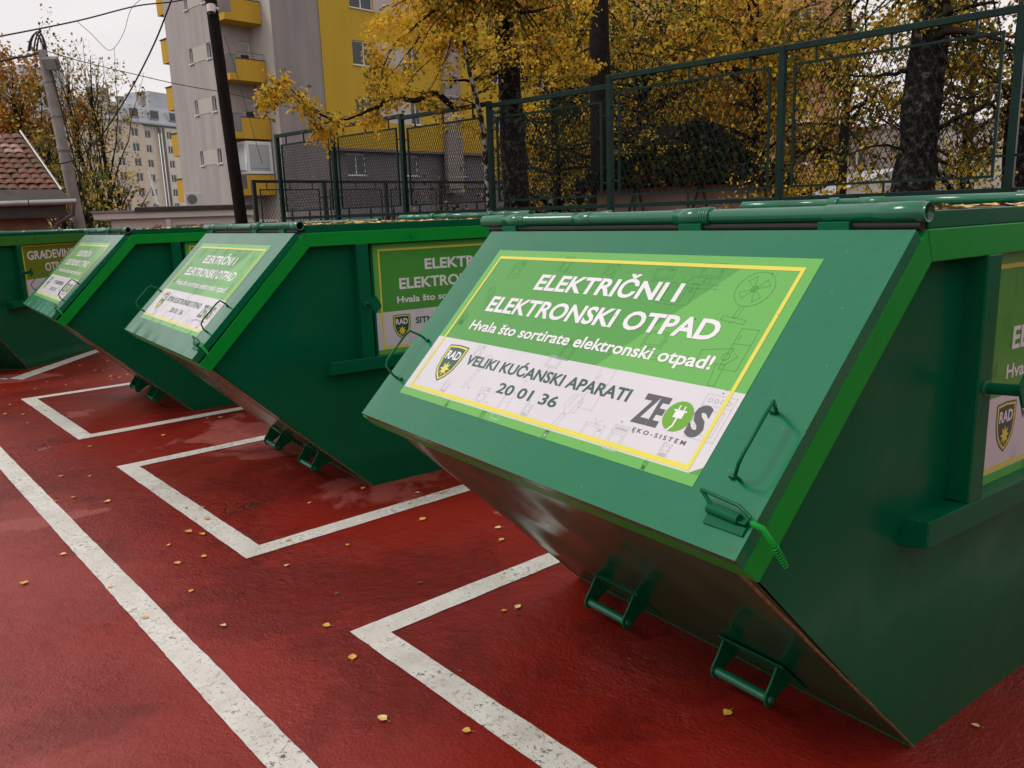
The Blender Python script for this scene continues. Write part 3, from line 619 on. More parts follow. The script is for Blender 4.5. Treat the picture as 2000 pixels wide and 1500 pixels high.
        for k_, yc in enumerate((.015, .60, 1.10, 1.46)):
            b = MB()
            if k_ in (1, 3):
                for q in range(4): lathe(b, [(yc+q*.009, .0215), (yc+q*.009+.0015, .027), (yc+q*.009+.0065, .027), (yc+q*.009+.008, .0215)])
                lathe(b, [(yc+.036, .0215), (yc+.037, .0245), (yc+.13, .0245), (yc+.131, .021)])
                b.build('pipe_coupling', PIPE, pipe)
            elif k_ == 2: lathe(b, [(yc, .0206), (yc+.001, .0225), (yc+.09, .0225), (yc+.091, .0206)]); b.build('pipe_sleeve', PIPE, pipe)
        for yc in (.165, .62, 1.50):
            b = MB(); s2 = -1 if end == 0 else 1
            b.box((min(hx+s2*.002, hx+s2*.026), yc, zt-.050), (max(hx+s2*.002, hx+s2*.026), yc+.085, zt-.018)); b.build('hinge_leaf', DG, pipe, bevel=.002)
            b = MB(); b.tube([(hx+s2*(.028+r.uniform(-.001, .001)), yc+i*.085/12, zt-.049) for i in range(13)], .0035, 5); b.build('weld_bead', WELD, pipe)
        b = MB(); b.tube([(hx+.004*(1 if end else -1), 0.0, H_+.008), (hx+.004*(1 if end else -1), 1.69, H_+.008)], .012, 8); b.build('gap_shade_rod', BLACK, root)  # black strip imitating the shaded gap between pipe and lid
    # --- pipe over the joint of the two roof sheets
    if seed in (1, 2):
        b = MB(); mx_, mz_ = .547+1.535, 1.594; segs = [(.0, .0205), (.25, .0205), (.251, .0235), (.36, .0235), (.361, .0205), (1.0, .0205), (1.001, .0235), (1.11, .0235), (1.111, .0205), (1.50, .0205), (1.501, .0225), (1.735, .0225)]
        b.tube([(mx_, y_-.012, mz_) for y_, _ in segs], [q_ for _, q_ in segs], 18); mp2 = b.build('roof_pipe', PIPE, root)
        for yc in (.42, 1.2):
            b = MB(); b.tube([(mx_, yc+q*.006, mz_) for q in range(9)], [.027 if q % 2 else .0225 for q in range(9)], 18); b.build('pipe_coupling', PIPE, mp2)
            b = MB(); b.box((mx_-.012, yc+.1, H_+.03), (mx_+.012, yc+.18, mz_-.01)); b.build('pipe_bracket', DG, mp2)
    # --- lifting lugs under the slope
    for yc in (.575, 1.215):
        for end in (0, 1):
            f = (lambda v: v) if end == 0 else (lambda v: L_-v)
            hw = .106; b = MB(); b.prism([(f(.724), .186), (f(.7305), .1895), (f(.858), .0645), (f(.8515), .062)], yc-hw-.024, yc+hw+.024); lug = b.build('lifting_lug', DG, root, bevel=.0015)
            for yy in (yc-hw, yc+hw):
                b = MB(); b.prism([(f(a_), c_) for a_, c_ in [(.727, .180), (.700, .135), (.676, .105), (.670, .083), (.677, .062), (.694, .052), (.715, .056), (.735, .075), (.800, .108)]], yy-.004, yy+.004); b.build('lug_plate', DG, lug, bevel=.0015)
                b = MB(); b.tube([(f(.695), yy-.011, .081), (f(.695), yy+.011, .081)], .012, 12); b.build('lug_bolt', WELD, lug)
            b = MB(); b.tube([(f(.695), yc-hw, .081), (f(.695), yc+hw, .081)], .0165, 14); b.build('lug_bar', PIPE, lug)
    # --- small bolt on the top band
    for bx in (1.22, 2.3):
        b = MB(); b.tube([(bx, -.012, 1.497), (bx, .0, 1.497)], .008, 8); b.tube([(bx, -.016, 1.497), (bx, -.010, 1.497)], .012, 6, smooth=False); b.build('band_bolt', BM, root)
    tag(root, name_label, 'skip', 'green waste skips in their painted bays')
    return root
def stick(line3, num, l3w, kind='full', mats=SM):
    o = sticker_mesh(line3, num, l3w, kind).build('sticker', mats); me = o.data; bpy.data.objects.remove(o); return me
st1 = stick('VELIKI KUĆANSKI APARATI', '20 01 36', .756); st2 = stick('SITNI ELEKTRONSKI OTPAD', '20 01 36', .74); st3 = stick('TV I MONITORI', '20 01 35', .42)
st4 = stick('', '', .4, 'building', SMO)
make_skip('nearest and largest dark green waste skip, its lid sticker reading VELIKI KUĆANSKI APARATI', 1.3543, .852, -.0859, st1, 0, st1, seed=1)
make_skip('dark green waste skip in the second bay, lid sticker reading SITNI ELEKTRONSKI OTPAD', 1.5018, 4.1535, -.0882, st2, .012, st2, seed=2)
make_skip('third dark green waste skip, pale glare on its lid sticker reading TV I MONITORI', 1.4806, 7.0786, -.0668, st3, .015, st3, seed=3)
BG2 = paint('olive_green_paint', (.03, .20, .02), .35, .1, 3, .3)
SK4 = gp(55, 721); SK4D = (gp(176, 685)-SK4); A4 = math.atan2(SK4D.y, SK4D.x)
org4 = SK4-Vector((math.cos(A4)*B_-math.sin(A4)*.128, math.sin(A4)*B_+math.cos(A4)*.128, 0))
make_skip('farthest green waste skip at the left edge, turned, with olive GRAĐEVINSKI OTPAD sticker', org4.x, org4.y, A4, None, 0, st4, seed=4, band=.10, band_mat=BG2)

# ------------------------------------------------------------------ tall mesh fence behind the skips
def wires(b, x0, x1, z0, z1, y, pitch, slope, r, dpt=1.6):
    """two families of straight wires clipped to the rectangle, in the plane y"""
    H = z1-z0; run = H/slope
    for s_, yo in ((1, r*.9), (-1, -r*.9)):
        x = x0-run
        while x < x1:
            a = [x, z0] if s_ == 1 else [x, z1]; c = [x+run, z1] if s_ == 1 else [x+run, z0]
            t0 = max(0, (x0-x)/run); t1 = min(1, (x1-x)/run)
            if t1-t0 > .01:
                p = [(a[0]+(c[0]-a[0])*t, y+yo, a[1]+(c[1]-a[1])*t) for t in (t0, t1)]
                b.tube(p, r, 4, caps=False)
            x += pitch
def fence(label, org, rz, posts, top, bot, low, mat_, group=None, pitch=.052, slope=2.1, step_at=None, step=.0, tops=None, name='mesh_fence', wr=.0034, ps=.035):
    root = empty(name, org, rz); tag(root, label, 'fence', group)
    for i, x in enumerate(posts):
        t = max(tops[max(i-1, 0)], tops[min(i, len(tops)-1)]) if tops else top
        b = MB(); b.box((x-ps, -ps, 0), (x+ps, ps, t)); b.build('fence_post', mat_, root, bevel=.004)
    for i in range(len(posts)-1):
        x0, x1 = posts[i]+ps, posts[i+1]-ps; t = tops[i] if tops else top
        b = MB(); b.box((x0, -.028, t-.062), (x1, .028, t-.002)); b.build('top_rail', mat_, root, bevel=.003)
        b = MB(); b.box((x0, -.025, bot-.03), (x1, .025, bot+.02)); b.build('middle_rail', mat_, root, bevel=.003)
        for (za, zb) in ((bot+.11, t-.19), (low, bot-.13)):
            if zb-za < .2: continue
            fx0, fx1 = x0+.09, x1-.09; q = .012
            b = MB()
            b.box((fx0, -q, zb-2*q), (fx1, q, zb)); b.box((fx0, -q, za), (fx1, q, za+2*q)); b.box((fx0, -q, za+2*q), (fx0+2*q, q, zb-2*q)); b.box((fx1-2*q, -q, za+2*q), (fx1, q, zb-2*q))
            for fr_ in (.12, .5, .88):
                xx = fx0+(fx1-fx0)*fr_; b.box((xx-q*.8, -q*.8, zb), (xx+q*.8, q*.8, (t-.06) if za > bot else bot-.03)); 
                b.box((xx-q*.8, -q*.8, (bot+.02) if za > bot else 0), (xx+q*.8, q*.8, za))
            for zz in (za+(zb-za)*.15, za+(zb-za)*.85):
                b.box((x0, -q*.8, zz-q*.8), (fx0, q*.8, zz+q*.8)); b.box((fx1, -q*.8, zz-q*.8), (x1, q*.8, zz+q*.8))
            fo = b.build('panel_frame', mat_, root)
            b = MB(); pt_ = pitch[i] if isinstance(pitch, list) else pitch; wires(b, fx0+2*q, fx1-2*q, za+2*q, zb-2*q, 0, pt_, slope, wr*(1.25 if pt_ > .08 else 1)); wo = b.build('wire_mesh', WIRE, fo); wo['kind'] = 'stuff'
    return root
# local x runs from the near end to the far end along the fence
fp = [-3.9, -2.0, -.05, 1.92, 4.08, 6.30, 8.37, 10.29, 12.13, 13.89]
fo_ = G(8.5, 0)
fence('tall dark green steel fence with diamond wire panels behind the row of skips', fo_, math.pi/2-FA, fp, 3.16, 1.655, .12, FENCE, tops=[3.20, 3.20, 3.20, 3.20, 3.20, 3.10, 3.13, 3.16, 3.165], pitch=[.09, .09, .09, .085, .085, .055, .048, .048, .045])
# the three nearest bays stand a hand higher: cap rail on top
fa = Vector(G(9.2, 16.1)); 
f2 = fence('lower black steel fence with framed wire panels running behind the tall one', (fa.x, fa.y, 0), FA+.0+math.radians(12)*0+.2066, [0, 1.75, 3.5, 5.25, 7.0, 8.75], 2.47, .95, .12, FENCE_D, pitch=.075, slope=1.8, name='mesh_fence', wr=.0035, ps=.04)

# ------------------------------------------------------------------ buildings
def wall_holes(mb, x0, x1, z0, z1, holes, mi=0, depth=.14):
    """wall in the plane y=0 facing -y with reveals running to +y"""
    xs = sorted({x0, x1, *[h[0] for h in holes], *[h[1] for h in holes]}); zs = sorted({z0, z1, *[h[2] for h in holes], *[h[3] for h in holes]})
    xs = [x for x in xs if x0-1e-6 <= x <= x1+1e-6]; zs = [z for z in zs if z0-1e-6 <= z <= z1+1e-6]
    for i in range(len(xs)-1):
        for j in range(len(zs)-1):
            cx, cz = (xs[i]+xs[i+1])/2, (zs[j]+zs[j+1])/2
            if any(h[0] < cx < h[1] and h[2] < cz < h[3] for h in holes): continue
            mb.add([(xs[i], 0, zs[j]), (xs[i+1], 0, zs[j]), (xs[i+1], 0, zs[j+1]), (xs[i], 0, zs[j+1])], [(0, 1, 2, 3)], mi)
    for a, c, d, e in holes:
        mb.add([(a, 0, d), (a, depth, d), (a, depth, e), (a, 0, e)], [(0, 1, 2, 3)], mi); mb.add([(c, 0, d), (c, 0, e), (c, depth, e), (c, depth, d)], [(0, 1, 2, 3)], mi)
        mb.add([(a, 0, d), (c, 0, d), (c, depth, d), (a, depth, d)], [(0, 1, 2, 3)], mi); mb.add([(a, 0, e), (a, depth, e), (c, depth, e), (c, 0, e)], [(0, 1, 2, 3)], mi)
_wcache = {}
def window(root, Mx, w_, h_, n=1, blind=0.0, fr=.06, sill=True, frm=None):
    key = (round(w_, 2), round(h_, 2), n, blind, sill)
    if key not in _wcache:
        b = MB(); b.box((0, 0, 0), (w_, .05, fr)); b.box((0, 0, h_-fr), (w_, .05, h_)); b.box((0, 0, fr), (fr, .05, h_-fr)); b.box((w_-fr, 0, fr), (w_, .05, h_-fr))
        for i in range(1, n): xx = w_*i/n; b.box((xx-fr*.6, 0, fr), (xx+fr*.6, .05, h_-fr))
        if sill: b.box((-.05, -.17, -.05), (w_+.05, 0.0, -.002))
        m1 = b.build('window', FRAME); b = MB(); b.box((fr, .02, fr), (w_-fr, .03, h_-fr)); m2 = b.build('pane', GLASS)
        m3 = None
        if blind: b = MB(); b.box((fr, .008, h_-fr-blind*(h_-2*fr)), (w_-fr, .018, h_-fr)); m3 = b.build('blind', BLIND).data
        _wcache[key] = (m1.data, m2.data, m3)
        for o in (m1, m2): bpy.data.objects.remove(o)
        if m3: bpy.data.objects.remove([o for o in bpy.data.objects if o.data == m3][0])
    a, c, d = _wcache[key]
    o = bpy.data.objects.new('window', a); C.objects.link(o); o.parent = root; o.matrix_local = Mx
    p = bpy.data.objects.new('pane', c); C.objects.link(p); p.parent = o
    if d: q = bpy.data.objects.new('blind', d); C.objects.link(q); q.parent = o
    return o
# grey and yellow flats; local axes: x = square to the fence, y = along it
apt = empty('apartment_block', (0, 0, 0), -FA)
tag(apt, 'tall grey and yellow apartment block with ochre balconies behind the fence', 'building')
TOP = 21
FX = Matrix(((0, 1, 0, 0), (-1, 0, 0, 0), (0, 0, 1, 0), (0, 0, 0, 1)))    # wall-local -> faces -x ; wall x runs towards -y
def wallobj(name, m, Mx, x0, x1, z0, z1, holes, wins=True, **kw):
    b = MB(); wall_holes(b, x0, x1, z0, z1, holes); o = b.build(name, m, apt); o.matrix_local = Mx
    for h in holes: window(apt, Mx @ Matrix.Translation((h[0]+.003, .09, h[2]+.003)), h[1]-h[0]-.006, h[3]-h[2]-.006, **kw)
    return o
MA = Matrix.Translation((23.0, 48.3, 0)) @ FX        # wall x=0 at along 48.3
hol = []; zt_ = [2.85, 5.62, 8.35, 11.07, 13.85]
for z in zt_[1:]: hol += [(2.55, 2.95, z-.80, z), (4.58, 5.0, z-.80, z)]
wallobj('wall', W_GREY, MA, 0, 5.7, 0, TOP, hol, n=1)
for z in zt_[1:]:
    b = MB(); b.box((2.955, -.02, z-.80), (4.575, -.001, z-.03)); o = b.build('wall_panel', W_BAND, apt); o.matrix_local = MA
ME_ = Matrix.Translation((23.0, 42.6, 0))             # end wall facing -y
dh = []
for k in range(5): z = 3.15+2.95*k; dh.append((1.30, 1.93, z, z+2.1))
wallobj('wall', W_GREY, ME_, 0, 2.05, 0, TOP, dh, n=1, blind=.3, sill=False)
MB_ = Matrix.Translation((25.05, 42.6, 0)) @ FX
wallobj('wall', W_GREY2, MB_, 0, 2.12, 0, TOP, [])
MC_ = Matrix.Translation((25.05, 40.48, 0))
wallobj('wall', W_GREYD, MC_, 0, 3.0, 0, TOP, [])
hy = []
for k in range(5):
    zb = 7.15+3.08*k; hy += [(5.1-3.0, 6.75-3.0, zb+.02, zb+1.35), (9.2-3.0, 10.0-3.0, zb+.0, zb+1.35), (16.3-3, 17.8-3, zb, zb+1.35), (21-3, 22.4-3, zb, zb+1.35), (25-3, 26.4-3, zb, zb+1.35)]
MD_ = Matrix.Translation((28.05, 40.455, 0))
wallobj('wall', W_YEL, MD_, 0, 32, 5.6, TOP, hy, n=2, blind=.0)
for k in range(5):
    zb = 7.15+3.08*k; b = MB(); b.box((3.78, -.015, zb-.02), (6.17, -.002, zb+1.37)); o = b.build('wall_panel', W_GREY2, apt); o.matrix_local = MD_
b = MB(); b.box((8.75, -.35, 3), (10.1, -.02, TOP)); 
o = b.build('wall_shaft', W_GREYD, apt); o.matrix_local = MD_
b = MB(); 
for k in range(14): b.box((8.74, -.37, 4+1.25*k), (10.11, -.35, 4.05+1.25*k))
o = b.build('shaft_joints', W_BAND, apt); o.matrix_local = MD_
MBase = Matrix.Translation((28.05, 40.9, 0))
wallobj('wall', W_BASE, MBase, 0, 32, 0, 5.59, [(1.5, 2.85, 4.1, 5.35), (5.6, 6.9, 4.1, 5.35), (9.9, 11.1, 4.1, 5.35), (15, 16.4, 4.1, 5.35)], n=2)
b = MB(); b.box((28.05, 40.456, 5.45), (60, 41.2, 5.598)); b.build('ledge', W_BASE, apt)
b = MB(); b.box((23.17, 42.75, 0), (27, 48.3, TOP)); b.box((25.2, 40.63, 0), (28.0, 48.3, TOP)); b.box((28.06, 42.3, 0), (60, 48.3, TOP)); b.box((22.9, 42.5, TOP), (60.1, 48.4, TOP+.4)); b.build('wall_core', W_GREY, apt)
# balconies in the corner
for k in range(4):
    z0 = 3.03+2.95*k; z1 = z0+1.08
    b = MB(); b.box((23.35, 41.35, z0), (24.98, 41.45, z1)); bal = b.build('balcony', W_BAL, apt)
    b = MB(); b.box((22.9, 41.45, z0), (25.04, 42.59, z0+.16)); b.box((22.9, 41.36, z0), (23.35, 41.45, z0+.34)); b.box((22.9, 41.46, z0+.16), (22.98, 42.5, z0+.34)); b.build('balcony_floor', W_BAL, bal)
    b = MB(); b.box((23.33, 41.33, z1), (25.0, 41.47, z1+.04)); b.build('coping', TAR, bal)
    b = MB()
    for i in range(9): xx = 22.9+i*.05; b.box((xx-.01, 41.38, z0+.34), (xx+.01, 41.40, z0+1.25))
    for i in range(9): yy = 41.45+i*.12; b.box((22.88, yy-.01, z0+.34), (22.90, yy+.01, z0+1.25))
    b.box((22.87, 41.37, z0+1.25), (23.34, 41.41, z0+1.30)); b.box((22.87, 41.41, z0+1.25), (22.91, 42.55, z0+1.30)); b.build('railing', STEEL, bal)
    b = MB(); b.tube([(23.4, 41.4, z1+.34), (25.0, 41.4, z1+.34)], .018, 6); b.tube([(23.4, 41.4, z1+.04), (23.4, 41.4, z1+.6)], .018, 6); b.tube([(24.9, 41.4, z1+.04), (24.9, 41.4, z1+.34)], .018, 6); b.build('handrail', STEEL, bal)
# glazed lowest balcony
zg = 4.16
window(apt, Matrix.Translation((23.40, 41.38, zg)), 1.55, 1.7, n=1, blind=.98, fr=.17, sill=False)
window(apt, Matrix.Translation((23.40, 42.55, zg)) @ FX, 1.14, 1.7, n=1, blind=.98, fr=.14, sill=False)
# yellow balconies on the far end
for k in range(5):
    z0 = 2.97+2.62*k; b = MB(); b.box((23.2, 48.31, z0), (25, 49.5, z0+1.28)); o = b.build('balcony', W_BAL, apt); b = MB(); b.box((23.15, 48.31, z0+1.28), (25, 49.55, z0+1.33)); b.build('coping', TAR, o)
# plinth line and air conditioner
b = MB(); b.box((22.97, 42.65, 0), (23.0, 48.3, 2.55)); b.build('plinth', W_GREYD, apt)
def acu(loc, rz, label):
    r_ = empty('air_conditioner', loc, rz); tag(r_, label, 'air conditioner'); b = MB(); b.box((0, 0, 0), (.85, .32, .62)); b.build('casing', CAMW, r_, bevel=.02)
    b = MB(); b.tube([(.33, -.01, .31), (.33, .0, .31)], .24, 24, smooth=False); b.build('fan_grille', STEEL, r_); b = MB(); b.box((.1, .05, -.06), (.16, .3, 0)); b.box((.7, .05, -.06), (.76, .3, 0)); b.build('bracket', STEEL, r_)
g_ac = G(22.15, 44.9); 
acu(P(363, 402, 45), -.25, 'pale air conditioner unit low on the grey flats above the garage roof')

# far cream block with the grey mansard roof
PF = P(229, 440, 170); fdir = math.radians(90-62)
far = empty('apartment_block', (PF.x, PF.y, 0), fdir); tag(far, 'distant cream apartment block with grey mansard roof and chimneys', 'building')
def fwall(name, m, x0, x1, z0, z1, holes, yoff=0, **kw):
    b = MB(); wall_holes(b, x0, x1, z0, z1, holes, depth=.25); o = b.build(name, m, far); Mx = Matrix.Translation((0, yoff, 0)); o.matrix_local = Mx
    for h in holes: window(far, Mx @ Matrix.Translation((h[0], .15, h[2])), h[1]-h[0], h[3]-h[2], fr=.12, **kw)
hl = []; hr = []
for j in range(7):
    z = 1.6+2.75*j
    for x in (-28, -24.6, -21, -17.4, -13.8, -10.4, -6.8, -3.2): hl.append((x, x+1.5, z, z+1.5))
    for x in (2.3, 6.1): hl.append((x, x+1.7, z, z+1.6))
    for x in (10.2,): hr.append((x, x+1.5, z, z+1.5))
fwall('wall', W_BEIGE, -32, 9.0, 0, 20.9, hl, n=2); fwall('wall', W_BEIGE2, 9.0, 13.6, 0, 20.3, hr, yoff=.8, n=2); fwall('wall', W_BEIGE2, 13.6, 24, 0, 20.3, [(15+3*i, 16.4+3*i, 1.6+2.75*j, 3.1+2.75*j) for i in range(3) for j in range(7)], n=2)
for xx in (-32, 9.0): 
    b = MB(); b.box((xx, .01, 0), (xx+.2, 12, 20.3)); b.build('wall', W_BEIGE, far)
b = MB(); b.add([(-32, -.3, 20.9), (24, -.3, 20.9), (24, 1.5, 24.2), (-32, 1.5, 24.2), (-32, 12, 24.2), (24, 12, 24.2), (-32, 12, 20.9), (24, 12, 20.9)], [(0, 1, 2, 3), (3, 2, 5, 4), (4, 5, 7, 6), (0, 3, 4, 6), (1, 7, 5, 2)]); b.box((-32.3, -.5, 20.6), (24.3, 12, 20.89)); roof = b.build('roof', W_MANS, far)
for x in (-24, -18, -12, -6, 1.0, 5.9, 11.0, 16):
    b = MB(); b.box((x, -.15, 21.6), (x+2.3, 1.2, 23.3)); o = b.build('dormer', W_MANS, roof); b = MB(); b.box((x+.15, -.2, 21.75), (x+1.1, -.151, 23.15)); b.box((x+1.2, -.2, 21.75), (x+2.15, -.151, 23.15)); b.build('dormer_pane', GLASS, roof)
for x, h in ((1.5, 1.6), (4.6, 1.8), (8.2, 1.0), (-4, 1.2), (13.5, 2.0), (-16, 1.4)):
    b = MB(); b.box((x, 4, 24.2), (x+1.2, 5, 24.2+h*1.4)); b.box((x-.1, 3.9, 24.2+h*1.4), (x+1.3, 5.1, 24.4+h*1.4)); b.build('chimney', W_GREYD, roof)
for x, y_, w__, h in ((-12.5, 3, 8, 4.2), (16.5, 5, 9, 3.6)):
    b = MB(); b.box((x, y_, 24.2), (x+w__, y_+6, 24.2+h)); b.build('lift_housing', W_MANS, roof)
for x in (12.9, 13.9):
    b = MB(); b.box((x, -.25, 0), (x+.35, -.02, 20.4)); b.build('downpipe', STEEL, far)

# salmon block and pale block glimpsed through the trees on the right
def plain_block(label, loc, rz, L, D, H, m, cols, floors, m2=None, win_w=1.5):
    r_ = empty('apartment_block', loc, rz); tag(r_, label, 'building')
    hs = [(x, x+win_w, 1.4+2.85*j, 2.9+2.85*j) for j in range(floors) for x in cols]
    b = MB(); wall_holes(b, 0, L, 0, H, hs); b.box((0, .3, 0), (L, D, H-.01)); b.add([(0, 0, 0), (0, 0, H), (0, .3, H), (0, .3, 0)], [(0, 1, 2, 3)]); b.add([(L, 0, 0), (L, .3, 0), (L, .3, H), (L, 0, H)], [(0, 1, 2, 3)]); b.build('wall', m, r_)
    b = MB(); b.box((-.3, -.3, H), (L+.3, D, H+.3)); b.build('roof', W_MANS, r_)
    for h in hs: window(r_, Matrix.Translation((h[0], .08, h[2])), h[1]-h[0], h[3]-h[2], n=2)
    return r_
pb = P(1235, 400, 62); plain_block('salmon pink apartment block seen in glimpses through the autumn leaves', (pb.x, pb.y, 0), -.92, 14, 10, 17, W_ORG, [1, 4.2, 7.4, 10.6], 5)
pb = P(1600, 400, 75); plain_block('pale grey block beyond the trees at the right edge', (pb.x, pb.y, 0), -1.1, 26, 10, 7.2, W_GREY2, [2, 6, 10, 14, 18, 22], 2)

# ------------------------------------------------------------------ low garage row
gl, gr = P(150, 420, 22), P(490, 412, 22); gd = gr-gl; ga = math.atan2(gd.y, gd.x); GL = math.hypot(gd.x, gd.y)
gar = empty('garage_row', (gl.x, gl.y, 0), ga); tag(gar, 'low pale garage row with a black roof edge and graffiti', 'garage')
b = MB(); b.box((.7, 0, 0), (GL, 4, 1.78)); b.build('wall', W_PALE, gar)
b = MB(); b.box((.35, -.14, 1.781), (GL+.05, 4, 1.93)); b.build('fascia', W_PALE, gar)
b = MB(); b.box((1.25, -.20, 1.932), (GL+.06, 4, 2.03)); b.build('roof', TAR, gar); b = MB(); b.box((.3, -.19, 1.932), (1.245, 4, 1.975)); b.build('roof', W_GREYD, gar)
b = MB(); b.box((1.3, .5, 2.031), (GL, 3.8, 2.06)); b.build('roof', W_GREYD, gar)
for x0 in (2.05, 3.4):
    b = MB(); b.box((x0, -.03, .02), (x0+1.15, -.002, 1.66)); d = b.build('garage_door', W_PALE, gar)
    for xx in (x0+.06, x0+.61):
        b = MB(); b.box((xx, -.05, 1.36), (xx+.48, -.031, 1.60)); b.box((xx, -.05, .75), (xx+.48, -.031, 1.25)); b.build('door_panel', W_GREYD, d)
    b = MB()
    for q in range(7):
        t = q*.07; b.tube([(x0+.3+t, -.056, 1.40+.05*math.sin(q*2)), (x0+.34+t, -.056, 1.50), (x0+.36+t, -.056, 1.42)], .006, 4)
    b.build('graffiti', TAR, d)
b = MB()
for a in range(7): an = a*math.pi/3.5; b.tube([(1.72, -.008, 1.55), (1.72+.12*math.cos(an), -.008, 1.55+.09*math.sin(an))], .012, 4)
b.build('graffiti', REDP, gar)
b = MB(); b.tube([(2.02, -.12, 0), (1.93, -.12, 1.74)], .03, 8); b.tube([(2.07, -.12, 0), (1.98, -.12, 1.74)], .025, 8, 0); b.build('leaning_post', FRAME, gar)
pw0, pw1 = P(309, 400, 24), P(290, 333, 24)
b = MB(); b.tube([pw0, pw1], .03, 8); tag(b.build('white_pole', FRAME), 'thin white slanting pole standing behind the garage roof', 'pole')

# ------------------------------------------------------------------ house with the broken tiled roof
hR = P(120, 380, 17); hL = P(-260, 385, 17); hdv = hR-hL; hang = math.atan2(hdv.y, hdv.x)
hs = empty('tiled_house', (hR.x, hR.y, 0), hang); tag(hs, 'old low house with a sagging red tile roof and stained walls', 'house')
# local x along the eave (negative to the left), y away
b = MB(); b.box((-5, .0, 0), (-.28, 5, 1.80)); b.build('wall', PLASTER, hs)
b = MB(); b.box((-5, -.02, 1.42), (-.20, .0, 1.50)); b.build('wall_ledge', PLASTER, hs)
b = MB(); b.box((-5, -.35, 2.06), (.10, .3, 2.10)); b.add([(-5, -.36, 2.10), (.12, -.36, 2.10), (-.02, .15, 2.32), (-5, .15, 2.34)], [(0, 1, 2, 3)]); b.box((-5, -.34, 1.80), (.02, .2, 2.055)); b.build('roof', TAR, hs)
b = MB(); b.tube([(-5, -.42, 1.99), (.18, -.42, 2.06)], .05, 10); gut = b.build('gutter', ZINC, hs)
for i in range(4):
    b = MB(); x_ = -.55-.62*i; b.tube([(x_, -.42+.055*math.cos(a), 2.05-.008*i+.055*math.sin(a)) for a in [q*math.pi/6 for q in range(13)]], .008, 5); b.build('gutter_bracket', TAR, gut)
b = MB(); b.tube([(.12, -.42, 2.03), (.10, -.38, 1.85), (-.12, -.2, 1.72), (-.2, -.1, 1.6), (-.2, -.1, 0)], .045, 10); b.build('downpipe', STEEL, gut)
# tiles, each one a piece, on a slope rising from the eave to the ridge
tb = MB()
NU = 6; vs = []
for j in (0, 1):
    for i in range(NU+1):
        t = i/NU; zz = .024*math.sin(t*math.pi)+.004-(.012*j); vs.append((.155*t, .19*j-.0, zz+.012*(1-j)))
for j in (0, 1):
    for i in range(NU+1):
        t = i/NU; zz = .024*math.sin(t*math.pi)-.012; vs.append((.155*t, .19*j, zz+.012*(1-j)-.012*j))
fs = [(i, i+1, NU+1+i+1, NU+1+i) for i in range(NU)]+[(2*(NU+1)+i+1, 2*(NU+1)+i, i, i+1)[::1] for i in range(NU)]
tb.add(vs, fs, 0, True); tms = []
for m_ in (TILE1, TILE2, TILE3): o = tb.build('roof_tile', m_); tms.append(o.data); bpy.data.objects.remove(o)
run, rise = 1.55, 1.08; sl_ = math.atan2(rise, run); rl = math.hypot(run, rise); nrow = 11
rh = MB(); rh.add([(-5, .12, 2.26), (0, .12, 2.26), (-.42, .12+run, 2.26+rise), (-5, .12+run, 2.26+rise), (-5, .12+2*run, 2.26), (0, .12+2*run, 2.26)], [(0, 1, 2, 3), (3, 2, 5, 4), (1, 5, 2)]); 
rb = rh.build('roof', TAR, hs)
for j in range(nrow):
    t = j/nrow; xr = -.42*t
    for i in range(13):
        xx = xr-.16-.158*i
        if (j in (8, 9) and i in (3, 4, 5)) and rnd.random() < .8: continue
        rr = rnd.random(); me = tms[0] if rr < .6 else (tms[1] if rr < .85 else tms[2])
        o = bpy.data.objects.new('roof_tile', me); C.objects.link(o); o.parent = rb
        o.location = (xx+rnd.uniform(-.01, .01), .12+run*t, 2.285+rise*t+rnd.uniform(0, .012)); o.rotation_euler = (sl_+rnd.uniform(-.04, .04), rnd.uniform(-.05, .05), rnd.uniform(-.06, .06))
b = MB(); b.tube([(.02, .08, 2.28), (-.40, .12+run, 2.36+rise)], .022, 6); b.build('verge_board', ZINC, hs)

# ------------------------------------------------------------------ poles, lamp, camera, wires
pt, pb_ = P(82, 98, 20), P(160, 452, 20); pb_.z = 0; pb_ = pt+(P(158, 452, 20)-pt)*((pt.z)/(pt.z-P(158, 452, 20).z))
cpn = empty('utility_pole', pb_); tag(cpn, 'pale concrete utility pole with looped cables at its top', 'pole')
b = MB(); b.tube([(0, 0, 0), tuple(pt-pb_)], [.135, .09], 16); b.build('shaft', CONC, cpn)
for k in range(3): 
    b = MB(); q = (pt-pb_)*(.62+.13*k); b.tube([q-Vector((0, 0, .015)), q+Vector((0, 0, .015))], .125-.012*k, 16); b.build('steel_band', STEEL, cpn)
b = MB(); 
for k, (u0, u1, vt) in enumerate(((58, 92, 62), (66, 90, 64), (72, 88, 68), (55, 86, 66))):
    a_, c_ = P(u0, 100, 20)-pb_, P(u1, 106, 20)-pb_; mid = P((u0+u1)/2, vt, 20)-pb_
    pts = [a_+(c_-a_)*t+(mid-(a_+c_)/2)*math.sin(t*math.pi)**.6 for t in [i/12 for i in range(13)]]; b.tube(pts, .016, 5)
b.build('cable_loop', CABLE, cpn)
b = MB(); b.tube([tuple(pt-pb_+Vector((.06, -.1, -.1))), tuple((pt-pb_)*.5+Vector((.16, -.13, 0))), (.2, -.15, .2)], .016, 6); b.build('down_cable', CABLE, cpn)
lp = P(101, 124, 19.7); lamp = empty('flood_lamp', lp, -.6); tag(lamp, 'small rectangular floodlight fixed near the top of the concrete pole', 'lamp')
